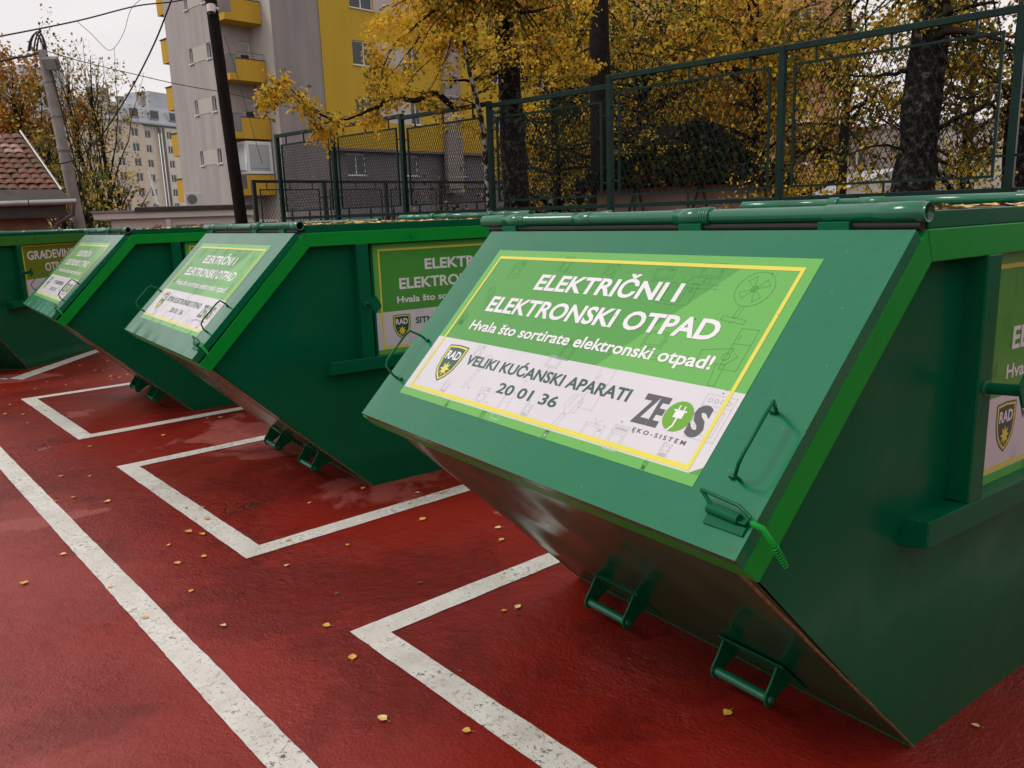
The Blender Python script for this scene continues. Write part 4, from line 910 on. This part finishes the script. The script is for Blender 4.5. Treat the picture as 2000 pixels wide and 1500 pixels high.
b = MB(); b.box((-.14, -.08, -.12), (.14, .08, .12)); b.xf(Matrix.Rotation(.5, 4, 'X')); b.build('housing', STEEL, lamp, bevel=.02); b = MB(); b.box((-.11, -.09, -.09), (.11, -.081, .09)); b.xf(Matrix.Rotation(.5, 4, 'X')); b.build('lens', LAMPG, lamp)
b = MB(); b.tube([(0, .05, 0), (-.1, .2, 0)], .02, 6); b.build('bracket', STEEL, lamp)
w0, w1 = P(472, 435, 16), P(409, -20, 16); dv = (w0-w1)/(w1.z-w0.z); bp_ = w0+dv*w0.z; tp_ = w1-dv*2.5
wp = empty('utility_pole', bp_); tag(wp, 'black tarred wooden utility pole in front of the grey flats', 'pole')
b = MB(); b.tube([(0, 0, 0), tuple(tp_-bp_)], [.115, .09], 14); b.build('shaft', WOOD, wp)
cm = empty('surveillance_camera', P(413, 18, 15.85)); tag(cm, 'white surveillance camera mounted on the black wooden pole', 'camera')
b = MB(); b.tube([(-.01, -.01, .06), (-.02, -.03, -.06)], [.075, .07], 16); b.tube([(.0, 0, .06), (0, 0, .085)], [.085, .05], 16); b.build('housing', CAMW, cm)
b = MB(); b.tube([(-.02, -.03, -.061), (-.025, -.035, -.10)], [.05, .035], 14); b.build('lens', GLASS, cm); b = MB(); b.tube([(.0, 0, .04), (.13, .03, .02)], .03, 8); b.build('bracket', CAMW, cm)
def cable(label, pts, r, name='overhead_cable'):
    pts = [P(*p) if len(p) == 3 else Vector(p) for p in pts]; sm = []
    n = len(pts)
    for i in range(n-1):
        p0, p1, p2, p3 = pts[max(i-1, 0)], pts[i], pts[i+1], pts[min(i+2, n-1)]
        for k in range(8):
            t = k/8; sm.append(.5*((2*p1)+(p2-p0)*t+(2*p0-5*p1+4*p2-p3)*t*t+(3*p1-p0-3*p2+p3)*t**3))
    sm.append(pts[-1]); b = MB(); b.tube(sm, r, 6); tag(b.build(name, CABLE), label, 'cable', 'overhead cables')
cable('black cable crossing the top left corner of the sky', [(-60, 82, 14), (0, 71, 14.3), (150, 41, 15), (265, 12, 15.5), (340, 3, 16), (410, -12, 16)], .011)
cable('thick cable sagging from the concrete pole up to the wooden pole', [(78, 304, 19), (100, 318, 19.6), (130, 317, 19.8), (160, 302, 19.5), (200, 262, 19), (250, 185, 18), (300, 88, 17), (335, 0, 16.3), (345, -25, 16)], .014)
cable('thin cable from the concrete pole across the grey flats', [(92, 100, 20), (160, 120, 20), (250, 142, 19.5), (350, 165, 19), (450, 183, 18.5), (560, 208, 18), (700, 232, 17.5)], .008)
cable('thin slack loop hanging below the upper cable', [(150, 41, 15), (180, 68, 15.1), (203, 92, 15.2), (216, 98, 15.3), (230, 85, 15.4), (243, 60, 15.4), (256, 18, 15.5), (280, -5, 15.7)], .004)
cable('bundle of cables running left from the concrete pole', [(84, 98, 20), (60, 108, 20), (30, 113, 19.5), (0, 119, 19), (-60, 124, 18)], .022)
cable('pair of thin cables left of the concrete pole', [(80, 102, 20), (40, 112, 19.5), (0, 105, 19), (-60, 100, 18)], .008)
cable('thin wire hanging down the face of the grey flats', [(438, 70, 17), (455, 120, 17), (475, 190, 17), (495, 260, 17), (512, 320, 17)], .005)

# ------------------------------------------------------------------ trees
def leaves_obj(name, pts, size, mats, weights, parent=None, seed=0, kind=None, droop=.5, jitter=.3):
    g = np.random.default_rng(seed); n = len(pts); pts = np.asarray(pts, float)
    d = g.normal(size=(n, 3)); d[:, 2] -= droop; d /= np.linalg.norm(d, axis=1)[:, None]
    q = g.normal(size=(n, 3)); q -= d*(q*d).sum(1)[:, None]; q /= np.linalg.norm(q, axis=1)[:, None]; k = np.cross(d, q)
    s = size*g.uniform(.5, 1.45, n)[:, None]
    tip = pts+d*s; l = pts+d*s*.42+q*s*.36+k*s*.10; r = pts+d*s*.42-q*s*.36+k*s*.10
    V = np.stack([pts, r, tip, l], 1).reshape(-1, 3)
    me = bpy.data.meshes.new(name); me.vertices.add(4*n); me.vertices.foreach_set('co', V.ravel())
    me.loops.add(4*n); me.loops.foreach_set('vertex_index', np.arange(4*n, dtype=np.int32)); me.polygons.add(n)
    me.polygons.foreach_set('loop_start', np.arange(0, 4*n, 4, dtype=np.int32)); me.polygons.foreach_set('loop_total', np.full(n, 4, np.int32))
    # colours change from clump to clump
    ph = np.sin(pts[:, 0]*2.1+seed)+np.sin(pts[:, 1]*2.7+1.3*seed)+np.sin(pts[:, 2]*3.1+pts[:, 0]); u = g.random(n)+.16*ph; u = np.argsort(np.argsort(u))/n
    cw = np.cumsum(weights)/sum(weights); me.polygons.foreach_set('material_index', np.searchsorted(cw, u).clip(0, len(mats)-1).astype(np.int32))
    for m in mats: me.materials.append(m)
    me.update(); me.validate(); o = bpy.data.objects.new(name, me); C.objects.link(o)
    if parent: o.parent = parent
    if kind: o['kind'] = kind
    return o
def wander(p, d, L, n, wob, grav, r):
    pts = [Vector(p)]; d = Vector(d).normalized()
    for i in range(n):
        d = (d+Vector((r.gauss(0, wob), r.gauss(0, wob), r.gauss(0, wob)-grav))).normalized(); pts.append(pts[-1]+d*L/n)
    return pts
def twigs(mb, limb, r0, r, levels, dens, L, leafpts, lf, grav=.06, spread=.8, lj=.05):
    """grow twigs off a limb polyline; leaf positions gather along the finest ones"""
    tot = sum((limb[i+1]-limb[i]).length for i in range(len(limb)-1)); n = max(1, int(tot*dens))
    for k in range(n):
        t = r.uniform(.12, 1)*(len(limb)-1); i = min(int(t), len(limb)-2); p = limb[i].lerp(limb[i+1], t-i); ax = (limb[i+1]-limb[i]).normalized()
        d = (ax*.6+Vector((r.gauss(0, spread), r.gauss(0, spread), r.gauss(0, spread*.8)))).normalized(); l = L*r.uniform(.5, 1.2)
        tw = wander(p, d, l, 5, .22, grav, r); mb.tube(tw, [r0*(1-.8*q/5) for q in range(6)], 4, caps=False)
        if levels > 1: twigs(mb, tw, r0*.5, r, levels-1, dens*1.5, L*.55, leafpts, lf, grav*1.3, spread, lj)
        for q in range(int(lf*l*(1.6 if levels == 1 else .5))):
            s_ = r.uniform(.15, 1)*4.999; j = int(s_); pp = tw[j].lerp(tw[j+1], s_-j); leafpts.append((pp.x+r.gauss(0, lj), pp.y+r.gauss(0, lj), pp.z+r.gauss(0, lj)-.02))
def tree(name, label, base, trunk, tr, tmat, limbs, leafmats, weights, leaf=.05, levels=2, dens=3, L=.7, lf=60, grav=.06, seed=0, extra=None, lj=.05, cat='tree', group=None, seg=14, tbump=.06):
    root = empty(name, base); tag(root, label, cat, group); r = random.Random(seed); B0 = Vector(base)
    pts = [Vector(p)-B0 for p in trunk]; fine = []
    n = len(pts)
    for i in range(n-1):
        for k in range(6): fine.append((pts[i].lerp(pts[i+1], k/6), tr[i]+(tr[i+1]-tr[i])*k/6))
    fine.append((pts[-1], tr[-1]))
    b = MB(); vs = []
    for q, (p, rr) in enumerate(fine):
        for k in range(seg):
            a = 2*math.pi*k/seg; f = 1+tbump*2*noise.noise(Vector((math.cos(a)*1.5, math.sin(a)*1.5, p.z*2.2+seed)))+tbump*noise.noise(Vector((math.cos(a)*4, math.sin(a)*4, p.z*6)))
            vs.append((p.x+rr*f*math.cos(a), p.y+rr*f*math.sin(a), p.z))
    b.add(vs, [(i*seg+k, i*seg+(k+1) % seg, (i+1)*seg+(k+1) % seg, (i+1)*seg+k) for i in range(len(fine)-1) for k in range(seg)], 0, True); b.build('trunk', tmat, root)
    lp_ = []; tw = MB()
    for lb in limbs:
        pl = [Vector(p)-B0 for p in lb[0]]; r0 = lb[1]
        sm = []
        for i in range(len(pl)-1):
            p0, p1, p2, p3 = pl[max(i-1, 0)], pl[i], pl[i+1], pl[min(i+2, len(pl)-1)]
            for k in range(5):
                t = k/5; sm.append(.5*((2*p1)+(p2-p0)*t+(2*p0-5*p1+4*p2-p3)*t*t+(3*p1-p0-3*p2+p3)*t**3)+Vector((r.gauss(0, .008), r.gauss(0, .008), r.gauss(0, .008))))
        sm.append(pl[-1]); m_ = len(sm); bb = MB(); bb.tube(sm, [max(.006, r0*(1-.85*i/(m_-1))) for i in range(m_)], 8); bb.build('limb', lb[3] if len(lb) > 3 else BARKD, root)
        twigs(tw, sm, max(.004, r0*.22), r, levels, dens*(lb[2] if len(lb) > 2 else 1), L, lp_, lf, grav, lj=lj)
    o = tw.build('twigs', TWIG, root); o['kind'] = 'stuff'
    if extra: lp_ += [(Vector(e)-B0)[:] for e in extra]
    if lp_:
        o = leaves_obj('crown', lp_, leaf, leafmats, weights, root, seed, 'stuff')
    return root
def auto_limbs(top, bot, n, Lr, r0, seed, upb=.35, sect=None):
    r = random.Random(seed); out_ = []
    for k in range(n):
        t = r.uniform(0, 1); p = Vector(bot).lerp(Vector(top), t); a = r.uniform(0, 2*math.pi) if sect is None else r.uniform(*sect)
        d = Vector((math.cos(a), math.sin(a), upb+r.uniform(-.25, .3))); l = Lr*(1.1-.5*t)*r.uniform(.6, 1.15)
        out_.append((wander(p, d, l, 5, .16, .02, r), r0*(1-.4*t), 1.0))
    return out_
A_L = [L_YEL, L_OCH, L_OLV, L_ORG, L_BRN]
# big birch behind the fence with the long low limb reaching left
bb = P(1013, 400, 13); bb.z = 0
trk = [bb, P(1010, 400, 13), P(1000, 250, 13), P(993, 120, 13), P(978, 0, 13), P(966, -90, 13)]
lim = [([P(985, 130, 13), P(950, 150, 12.8), P(915, 157, 12.6), P(870, 157, 12.4)], .05, .5),
       ([P(890, 215, 12.3), P(850, 183, 12.1), P(810, 197, 11.9), P(770, 192, 11.8), P(725, 214, 11.6), P(680, 232, 11.5), P(635, 240, 11.4)], .05, 1.2),
       ([P(655, 237, 11.4), P(610, 215, 11.3), P(580, 185, 11.2), P(560, 170, 11.2), P(530, 178, 11.2)], .016, 1.5),
       ([P(980, 20, 13), P(1030, 25, 12.6), P(1080, 10, 12.4), P(1110, -15, 12.3)], .035, .8),
       ([P(930, 60, 12.9), P(905, 20, 12.5), P(880, 60, 12.3), P(868, 95, 12.3)], .02, 1.2)]
rr_ = random.Random(11)
def fan(src, targets, r0, rlo=11.4, rhi=13.6, dens=1.0):
    o = []
    for (u, v) in targets:
        r1 = rr_.uniform(rlo, rhi); s0 = Vector(src); e = P(u, v, r1); m1 = s0.lerp(e, .35)+Vector((rr_.gauss(0, .1), rr_.gauss(0, .1), .25)); m2 = s0.lerp(e, .7)+Vector((rr_.gauss(0, .1), rr_.gauss(0, .1), .16))
        o.append(([s0, m1, m2, e], r0, dens))
    return o
lim += fan(P(972, -50, 13), [(840, 20), (790, 60), (765, 15), (810, 110), (740, 120), (760, 50), (870, 120), (905, 80), (740, 20), (790, 170), (735, 190), (850, 60), (830, 190), (880, 30), (710, 215)], .022, dens=.85)
lim += fan(P(972, -50, 13), [(1040, 90), (1090, 60), (1130, 100), (1060, 130), (1150, 30), (1110, 140), (1020, 60), (1080, 170)], .022)
tree('birch_tree', 'yellow leaved birch behind the fence, thick dark trunk and a long limb reaching left', bb, trk, [.24, .20, .19, .165, .15, .14], BARK, lim, A_L, [.50, .17, .22, .05, .06], .056, 2, 5.6, .36, 110, .07, 3)
# slim white stem
yb = P(958, 400, 12); yb.z = 0
tree('birch_tree', 'slim young birch with black and white banded stem beside the big birch', yb, [yb, P(955, 400, 12), P(945, 260, 12), P(930, 190, 12), P(912, 120, 12), P(903, 60, 12)], [.045, .04, .038, .034, .028, .02], BARKW,
     auto_limbs(P(903, 60, 12), P(945, 260, 12), 9, .9, .014, 5), A_L, [.4, .2, .3, .05, .05], .045, 1, 5, .5, 45, .08, 5)
# dark conifer-like trunk
cb = P(1177, 400, 14.5); cb.z = 0; ct = P(1165, -120, 14.5)
cl_ = []
rc = random.Random(21)
for k in range(26):
    t = rc.uniform(.05, .95); p = P(1176, 390, 14.5).lerp(ct, t); side = rc.choice((-1, 1)); l = rc.uniform(1.0, 2.1)
    d = RT*side*rc.uniform(.5, 1)+FW*rc.uniform(-.8, .5)+Vector((0, 0, rc.uniform(-.1, .2))); cl_.append((wander(p, d, l, 6, .12, .10, rc), .02, .9))
tree('pine_tree', 'tall dark straight conifer trunk with drooping bare branches between the birches', cb, [cb, P(1176, 390, 14.5), P(1172, 150, 14.5), ct], [.2, .19, .17, .15], BARKD, cl_, [L_DRK, L_GRN, L_OLV, L_YEL], [.46, .3, .12, .12], .05, 2, 4, .5, 60, .12, 8)
# right-hand big old birch and its neighbour at the frame edge
rb_ = P(1775, 400, 10.8); rb_.z = 0
lim = [([P(1800, 90, 10.8), P(1860, 60, 10.4), P(1930, 70, 10.2), P(1985, 95, 10.2)], .055, .5), ([P(1770, 140, 10.8), P(1700, 150, 10.6), P(1640, 140, 10.4)], .03, .8), ([P(1770, 290, 10.7), P(1710, 285, 10.5), P(1660, 300, 10.4)], .022, .8),
       ([P(1830, 255, 10.8), P(1880, 225, 10.6), P(1950, 195, 10.6), P(1985, 170, 10.8)], .03, .5), ([P(1800, 60, 10.8), P(1860, 20, 10.4), P(1950, 5, 10.2)], .06, .6)]
lim += fan(P(1820, -60, 10.8), [(1600, 60), (1640, 110), (1560, 100), (1690, 40), (1700, 120), (1660, 200), (1600, 180), (1870, 100), (1920, 60), (1900, 160), (1960, 130), (1850, 180), (1930, 240), (1870, 280), (1560, 20), (1620, 250)], .02, 10, 12.2, 1.0)
tree('birch_tree', 'massive old birch with rough black and white bark, right of the middle', rb_, [rb_, P(1778, 385, 10.8), P(1795, 290, 10.8), P(1800, 200, 10.8), P(1815, 90, 10.8), P(1840, -80, 10.8)], [.30, .25, .20, .20, .18, .17], BARK, lim, A_L, [.18, .14, .42, .06, .20], .052, 2, 4.0, .5, 60, .08, 12, tbump=.12)
eb = P(1988, 400, 11.5); eb.z = 0
tree('birch_tree', 'birch trunk at the right edge of the view, bark mottled grey', eb, [eb, P(1985, 390, 11.5), P(1992, 250, 11.5), P(2008, 120, 11.5), P(2020, -40, 11.5)], [.2, .17, .15, .15, .13], BARK,
     auto_limbs(P(2020, -40, 11.5), P(1992, 250, 11.5), 14, 1.5, .025, 33), A_L, [.12, .12, .46, .03, .27], .052, 2, 3.8, .5, 55, .08, 14)
# leafy trees farther back that close the view
def back_tree(label, u, r_, h, spread, mats, wts, n, leaf, seed, zlo=.6, slim=1.0, name='autumn_tree', tr=.10, dens=2.9):
    base = P(u, 400, r_); base.z = 0; top = base+Vector((0, 0, h*.85)); rr = random.Random(seed)
    lb = auto_limbs(top, base+Vector((0, 0, zlo+.4)), n, spread, .05, seed, .45*slim)
    g = np.random.default_rng(seed); ex = []
    return tree(name, label, base, [base, base+Vector((.05, 0, h*.5)), top], [tr, tr*.75, tr*.3], BARKD, lb, mats, wts, leaf, 2, dens, spread*.38, 38, .04, seed, None, .12)
back_tree('golden tree behind the fence between the hut and the conifer', 1290, 18, 6.5, 2.4, A_L, [.30, .22, .32, .06, .10], 34, .085, 41)
back_tree('orange leaved tree behind the green panel right of the hut', 1470, 16.5, 6.0, 2.3, [L_ORG, L_YEL, L_OCH, L_OLV, L_BRN], [.16, .30, .20, .24, .10], 36, .08, 42)
back_tree('olive leaved tree left of the massive birch', 1640, 15.5, 6.2, 2.1, A_L, [.20, .14, .44, .06, .16], 26, .07, 43)
back_tree('dull green tree beyond the massive birch', 1880, 17, 5.2, 2.2, A_L, [.10, .08, .58, .02, .22], 22, .07, 44)
back_tree('dark evergreen shrub tree between the big birch and the conifer', 1085, 16, 4.4, 1.5, [L_DRK, L_GRN, L_OLV, L_YEL], [.6, .2, .1, .1], 34, .07, 45, .2)
back_tree('dark tree behind the hut with a few golden leaves', 1255, 16.2, 4.8, 1.5, [L_DRK, L_GRN, L_OLV, L_OCH], [.5, .25, .15, .1], 22, .07, 46, 1.4)
back_tree('yellow tree against the yellow flats beyond the conifer', 1130, 23, 8.5, 3.0, A_L, [.36, .22, .30, .04, .08], 36, .10, 47)
back_tree('tall tree far behind the fence in rusty yellow', 1380, 27, 9.5, 3.4, A_L, [.24, .22, .30, .12, .12], 36, .12, 48)
# leafy scrub along the foot of the fence beyond it
def scrub(label, u, v, r_, rad, n, mats, wts, leaf, seed, hgt=1.0):
    c = P(u, v, r_); c.z = 0; g = np.random.default_rng(seed); root = empty('shrub', c); tag(root, label, 'shrub')
    a = g.uniform(0, 2*np.pi, n); rr = rad*g.uniform(0, 1, n)**.5; z = hgt*g.uniform(.02, 1, n)*(1-.5*(rr/rad)**2)*(1+.25*np.sin(a*5+seed))
    leaves_obj('foliage', np.stack([rr*np.cos(a), rr*np.sin(a), z], 1), leaf, mats, wts, root, seed, 'stuff')
    b = MB(); r2 = random.Random(seed)
    for k in range(9):
        d = Vector((r2.gauss(0, .5), r2.gauss(0, .5), 1)); b.tube(wander((0, 0, 0), d, hgt*.9, 5, .15, 0, r2), [.018, .015, .012, .009, .006, .004], 5, caps=False)
    b.build('stem', TWIG, root); return root
scrub('low golden shrub at the fence foot right of the hut', 1500, 390, 12.5, .9, 2600, A_L, [.35, .3, .25, .05, .05], .055, 61, 2.15)
scrub('yellowing shrub under the olive tree', 1620, 390, 12.5, 1.0, 2600, A_L, [.3, .3, .3, .05, .05], .055, 62, 2.1)
scrub('dark shrub behind the fence left of the big birch', 880, 400, 15, 1.3, 2600, [L_DRK, L_GRN, L_YEL, L_OLV], [.5, .2, .12, .18], .06, 63, 2.1)
scrub('dim green shrub right of the massive birch', 1900, 390, 12, 1.2, 3200, A_L, [.12, .12, .5, .02, .24], .05, 64, 2.3)

# small hut with a dark roof
hc = P(1335, 400, 14.4); hut = empty('garden_hut', (hc.x, hc.y, 0), math.pi/2-FA-math.pi/2-1.2); tag(hut, 'small hut with a dark shaggy pitched roof and pinkish wall behind the fence', 'hut')
b = MB(); b.box((-1.25, -.9, 0), (1.35, .9, 1.93)); b.build('wall', W_PINK, hut)
b = MB(); Hh = 1.95; pk = [(-.35, 0, 2.95), (.45, 0, 2.85)]
N_ = 14; cs = [(-1.5, -1.2, Hh), (1.65, -1.2, Hh), (1.65, 1.2, Hh), (-1.5, 1.2, Hh)]
b.add(cs+pk, [(0, 1, 5, 4), (1, 2, 5), (2, 3, 4, 5), (3, 0, 4), (0, 3, 2, 1)]); b.build('roof', SHINGLE, hut)
g = np.random.default_rng(5); n = 17000; ua = g.uniform(-1, 1, n); va = g.uniform(-1, 1, n); t = 1-np.maximum(np.abs(ua), np.abs(va))
xx = ua*1.6+.07; yy = va*1.22; zz = Hh+.01+1.0*t*(1+.10*np.sin(ua*5)+.06*np.sin(va*7+ua*3))+g.uniform(0, .05, n)
o = leaves_obj('ivy', np.stack([xx, yy, zz], 1), .09, [L_DRK, L_BRN, L_GRN, L_OCH], [.8, .1, .07, .03], hut, 9, 'stuff')
b = MB()
for x_ in (-.9, .1, 1.0): b.tube([(x_, -.95, .9), (x_+.35, -1.1, 1.93)], .02, 6); b.tube([(x_+.6, -.95, .9), (x_+.38, -1.1, 1.93)], .02, 6)
b.build('roof_strut', TWIG, hut)
# white van-like gable glimpsed low through the mesh
wg = P(1712, 375, 24); wr_ = empty('shed', (wg.x, wg.y, 0), -.6); tag(wr_, 'small white gabled shed glimpsed low through the fence', 'shed')
b = MB(); b.prism([(-1.3, 0), (1.2, 0), (1.2, 2.35), (.5, 2.35), (-1.3, 1.75)], 0, 2); b.build('wall', FRAME, wr_)
b = MB(); b.add([(-1.5, -.1, 1.72), (.55, -.1, 2.42), (.55, 2.1, 2.42), (-1.5, 2.1, 1.72)], [(0, 1, 2, 3)]); b.build('roof', W_MANS, wr_)

# trees on the left between the tiled house and the flats
def upright(label, u, r_, h, n, mats, wts, leaf, seed, sp_, lf=26, z0=.8, levels=2, dens=1.6, tr=.13):
    base = P(u, 400, r_); base.z = 0; rr = random.Random(seed); lb = []
    for k in range(n):
        t = rr.uniform(z0/h, .72); p = base+Vector((0, 0, h*t)); a = rr.uniform(0, 6.28); l = h*(.92-t)*rr.uniform(.55, 1)
        d = Vector((math.cos(a)*sp_, math.sin(a)*sp_, 1)); lb.append((wander(p, d, l, 6, .09, -.02, rr), .04*(1.1-t), 1))
    return tree('autumn_tree', label, base, [base, base+Vector((.12, 0, h*.4)), base+Vector((-.1, .05, h*.66)), base+Vector((.06, .05, h*.84))], [tr, tr*.6, tr*.3, tr*.08], BARKD, lb, mats, wts, leaf, levels, dens, h*.11, lf, .03, seed, None, .16)
OR = [L_MUO, L_MUT, L_ORG, L_OLV]; LT_ = [L_MUT, L_OLV, L_MUO, L_GRN]
upright('orange poplar with dense leaves left of the concrete pole', 62, 36, 9.1, 30, OR, [.55, .14, .22, .09], .15, 71, .40, 26)
upright('tall sparse tree with bare upper twigs right of the concrete pole', 168, 36, 9.3, 24, LT_, [.3, .3, .25, .15], .11, 72, .32, 9)
upright('slender tree with thin yellow leaves before the cream block', 212, 34, 9.0, 24, LT_, [.4, .25, .25, .1], .10, 73, .32, 9)
upright('broad yellow green tree low before the cream block', 232, 33, 4.2, 26, LT_, [.42, .3, .18, .1], .12, 74, .7, 16, .6)
upright('low green and yellow tree right beside the concrete pole', 165, 30, 4.0, 34, [L_OLV, L_GRN, L_MUT], [.4, .35, .25], .12, 75, .8, 30, .4)
upright('bare branched tree rising behind the tiled roof', 15, 38, 8.0, 20, OR, [.2, .2, .1, .5], .12, 76, .5, 10)
upright('greenish tree between the tiled house and the concrete pole', 112, 31, 5.4, 32, [L_OLV, L_MUO, L_MUT, L_GRN], [.35, .25, .2, .2], .12, 77, .5, 24, .4)

# ------------------------------------------------------------------ fallen leaves
z5 = [(738,380),(660,432),(797,477),(692,503),(1120,513),(747,612),(1315,622),(1357,432),(873,748),(1276,748),(1377,871),(1493,1111),(1822,1160),(1640,580),(1652,331),(1945,365),(1960,412),(240,163),(352,162),(288,246),(225,245),(215,262),(248,468),(430,598),(565,718),(787,286),(808,331),(728,288),(1125,415),(1630,228),(1725,230),(1600,270),(1208,268),(1418,210),(280,136),(350,47),(638,4),(420,262),(95,580)]
lv = [(x/2, 850+y/2) for x, y in z5]
lv += [(x/3.41, 430+y/3.41) for x, y in [(305,955),(318,1080),(120,1133),(235,1130),(630,1003),(740,1043),(747,1062),(715,940),(160,1298),(205,1268),(35,1295),(65,1232),(178,1357),(1088,1437),(1385,1322),(1470,1318),(1365,1437),(300,1270),(440,1100),(535,970),(800,1050),(690,1005),(850,1030),(560,1010),(480,1060)]]
lv += [(1012, 1187), (985, 1195), (1420, 1395), (1905, 1420), (395, 1045)]
onl = lambda p: (XL-LW2 < p.x < XL) or (X0 < p.x < X0+LW)
for i, (u, v) in enumerate(lv):
    p = gp(u, v); o = bpy.data.objects.new('fallen_leaf', LEAFM[(0, 1, 3, 0, 1, 3, 2)[i % 7]]); C.objects.link(o); p.z = .0055; o.location = p
    o.rotation_euler = (rnd.uniform(-.12, .12), rnd.uniform(-.12, .12), rnd.uniform(0, 6.28)); s_ = rnd.uniform(.42, .85); o.scale = (s_, s_, s_)
    if XL-LW2-.03 < p.x < XL+.03: lb_, gr_ = 'small yellow leaf fallen on the long white lane line', 'leaves on the lane line'
    elif p.x <= XL-LW2-.03: lb_, gr_ = 'small leaf fallen on the open red ground left of the lane line', 'leaves left of the lane line'
    elif p.x < X0: lb_, gr_ = 'small leaf fallen on the red strip between lane line and bays', 'leaves between lane line and bays'
    elif p.x < X0+LW: lb_, gr_ = 'small leaf fallen on the white front line of a bay', 'leaves on the bay lines'
    elif p.y < 3.6: lb_, gr_ = 'small yellow leaf fallen on red ground between the nearest and second bay', 'leaves between the two near bays'
    else: lb_, gr_ = 'small yellow leaf fallen among the farther painted bays', 'leaves among the far bays'
    tag(o, lb_, 'leaf', gr_)
# litter of leaves on the skip roofs
for (x, y, rz), sd, n in (((1.3543, .852, -.0859), 81, 620), ((1.5018, 4.1535, -.0882), 82, 420), ((1.4806, 7.0786, -.0668), 83, 380)):
    g = random.Random(sd); b = MB(); ca, sa = math.cos(rz), math.sin(rz)
    for k in range(n):
        lx = g.uniform(.62, 2.75); ly = g.uniform(.03, 1.67); s_ = g.uniform(.014, .034); a = g.uniform(0, 6.28); tl = g.uniform(-.5, .5)
        if g.random() < .35: pts = [(-s_*1.2, -.0015, 0), (s_*1.2, -.001, .004), (s_*1.2, .001, .005), (-s_*1.2, .0015, .001)]
        else: pts = [(-s_, 0, 0), (0, -s_*.6, s_*tl*.4+.004), (s_, 0, .003), (0, s_*.6, -s_*tl*.2+.006)]
        zb = H_+.037+abs(tl)*.006
        vs = [(x+ca*(lx+px*math.cos(a)-py*math.sin(a))-sa*(ly+px*math.sin(a)+py*math.cos(a)), y+sa*(lx+px*math.cos(a)-py*math.sin(a))+ca*(ly+px*math.sin(a)+py*math.cos(a)), zb+pz) for px, py, pz in pts]
        b.add(vs, [(0, 1, 2, 3)], g.choice((0, 0, 1, 2)))
    tag(b.build('leaf_litter', [L_FALL, L_FALL2, L_FALL3]), 'litter of yellow leaves and twigs on a skip roof', 'leaf litter', 'leaf litter on the skip roofs', 'stuff')

# tree belt added behind the camera to darken reflections in the skip sides
hb = empty('added_tree_belt', (2, -15, 0)); tag(hb, 'dark belt of trees added unseen on the near side, for the skips to reflect', 'trees')
g = np.random.default_rng(3); n = 16000; xx = g.uniform(-16, 22, n); zz = g.uniform(0, 1, n)**.8*(6.2+1.2*np.sin(xx*.8)+.8*np.sin(xx*2.1)); yy = g.normal(0, .9, n)
leaves_obj('foliage', np.stack([xx, yy, zz], 1), .42, [L_DRK, L_GRN, L_OLV], [.45, .4, .15], hb, 4, 'stuff')
for k in range(9):
    b = MB(); b.tube([(-15+4.3*k, 0, 0), (-15+4.3*k+.3, .1, 5.5)], [.2, .08], 8); b.build('trunk', BARKD, hb)
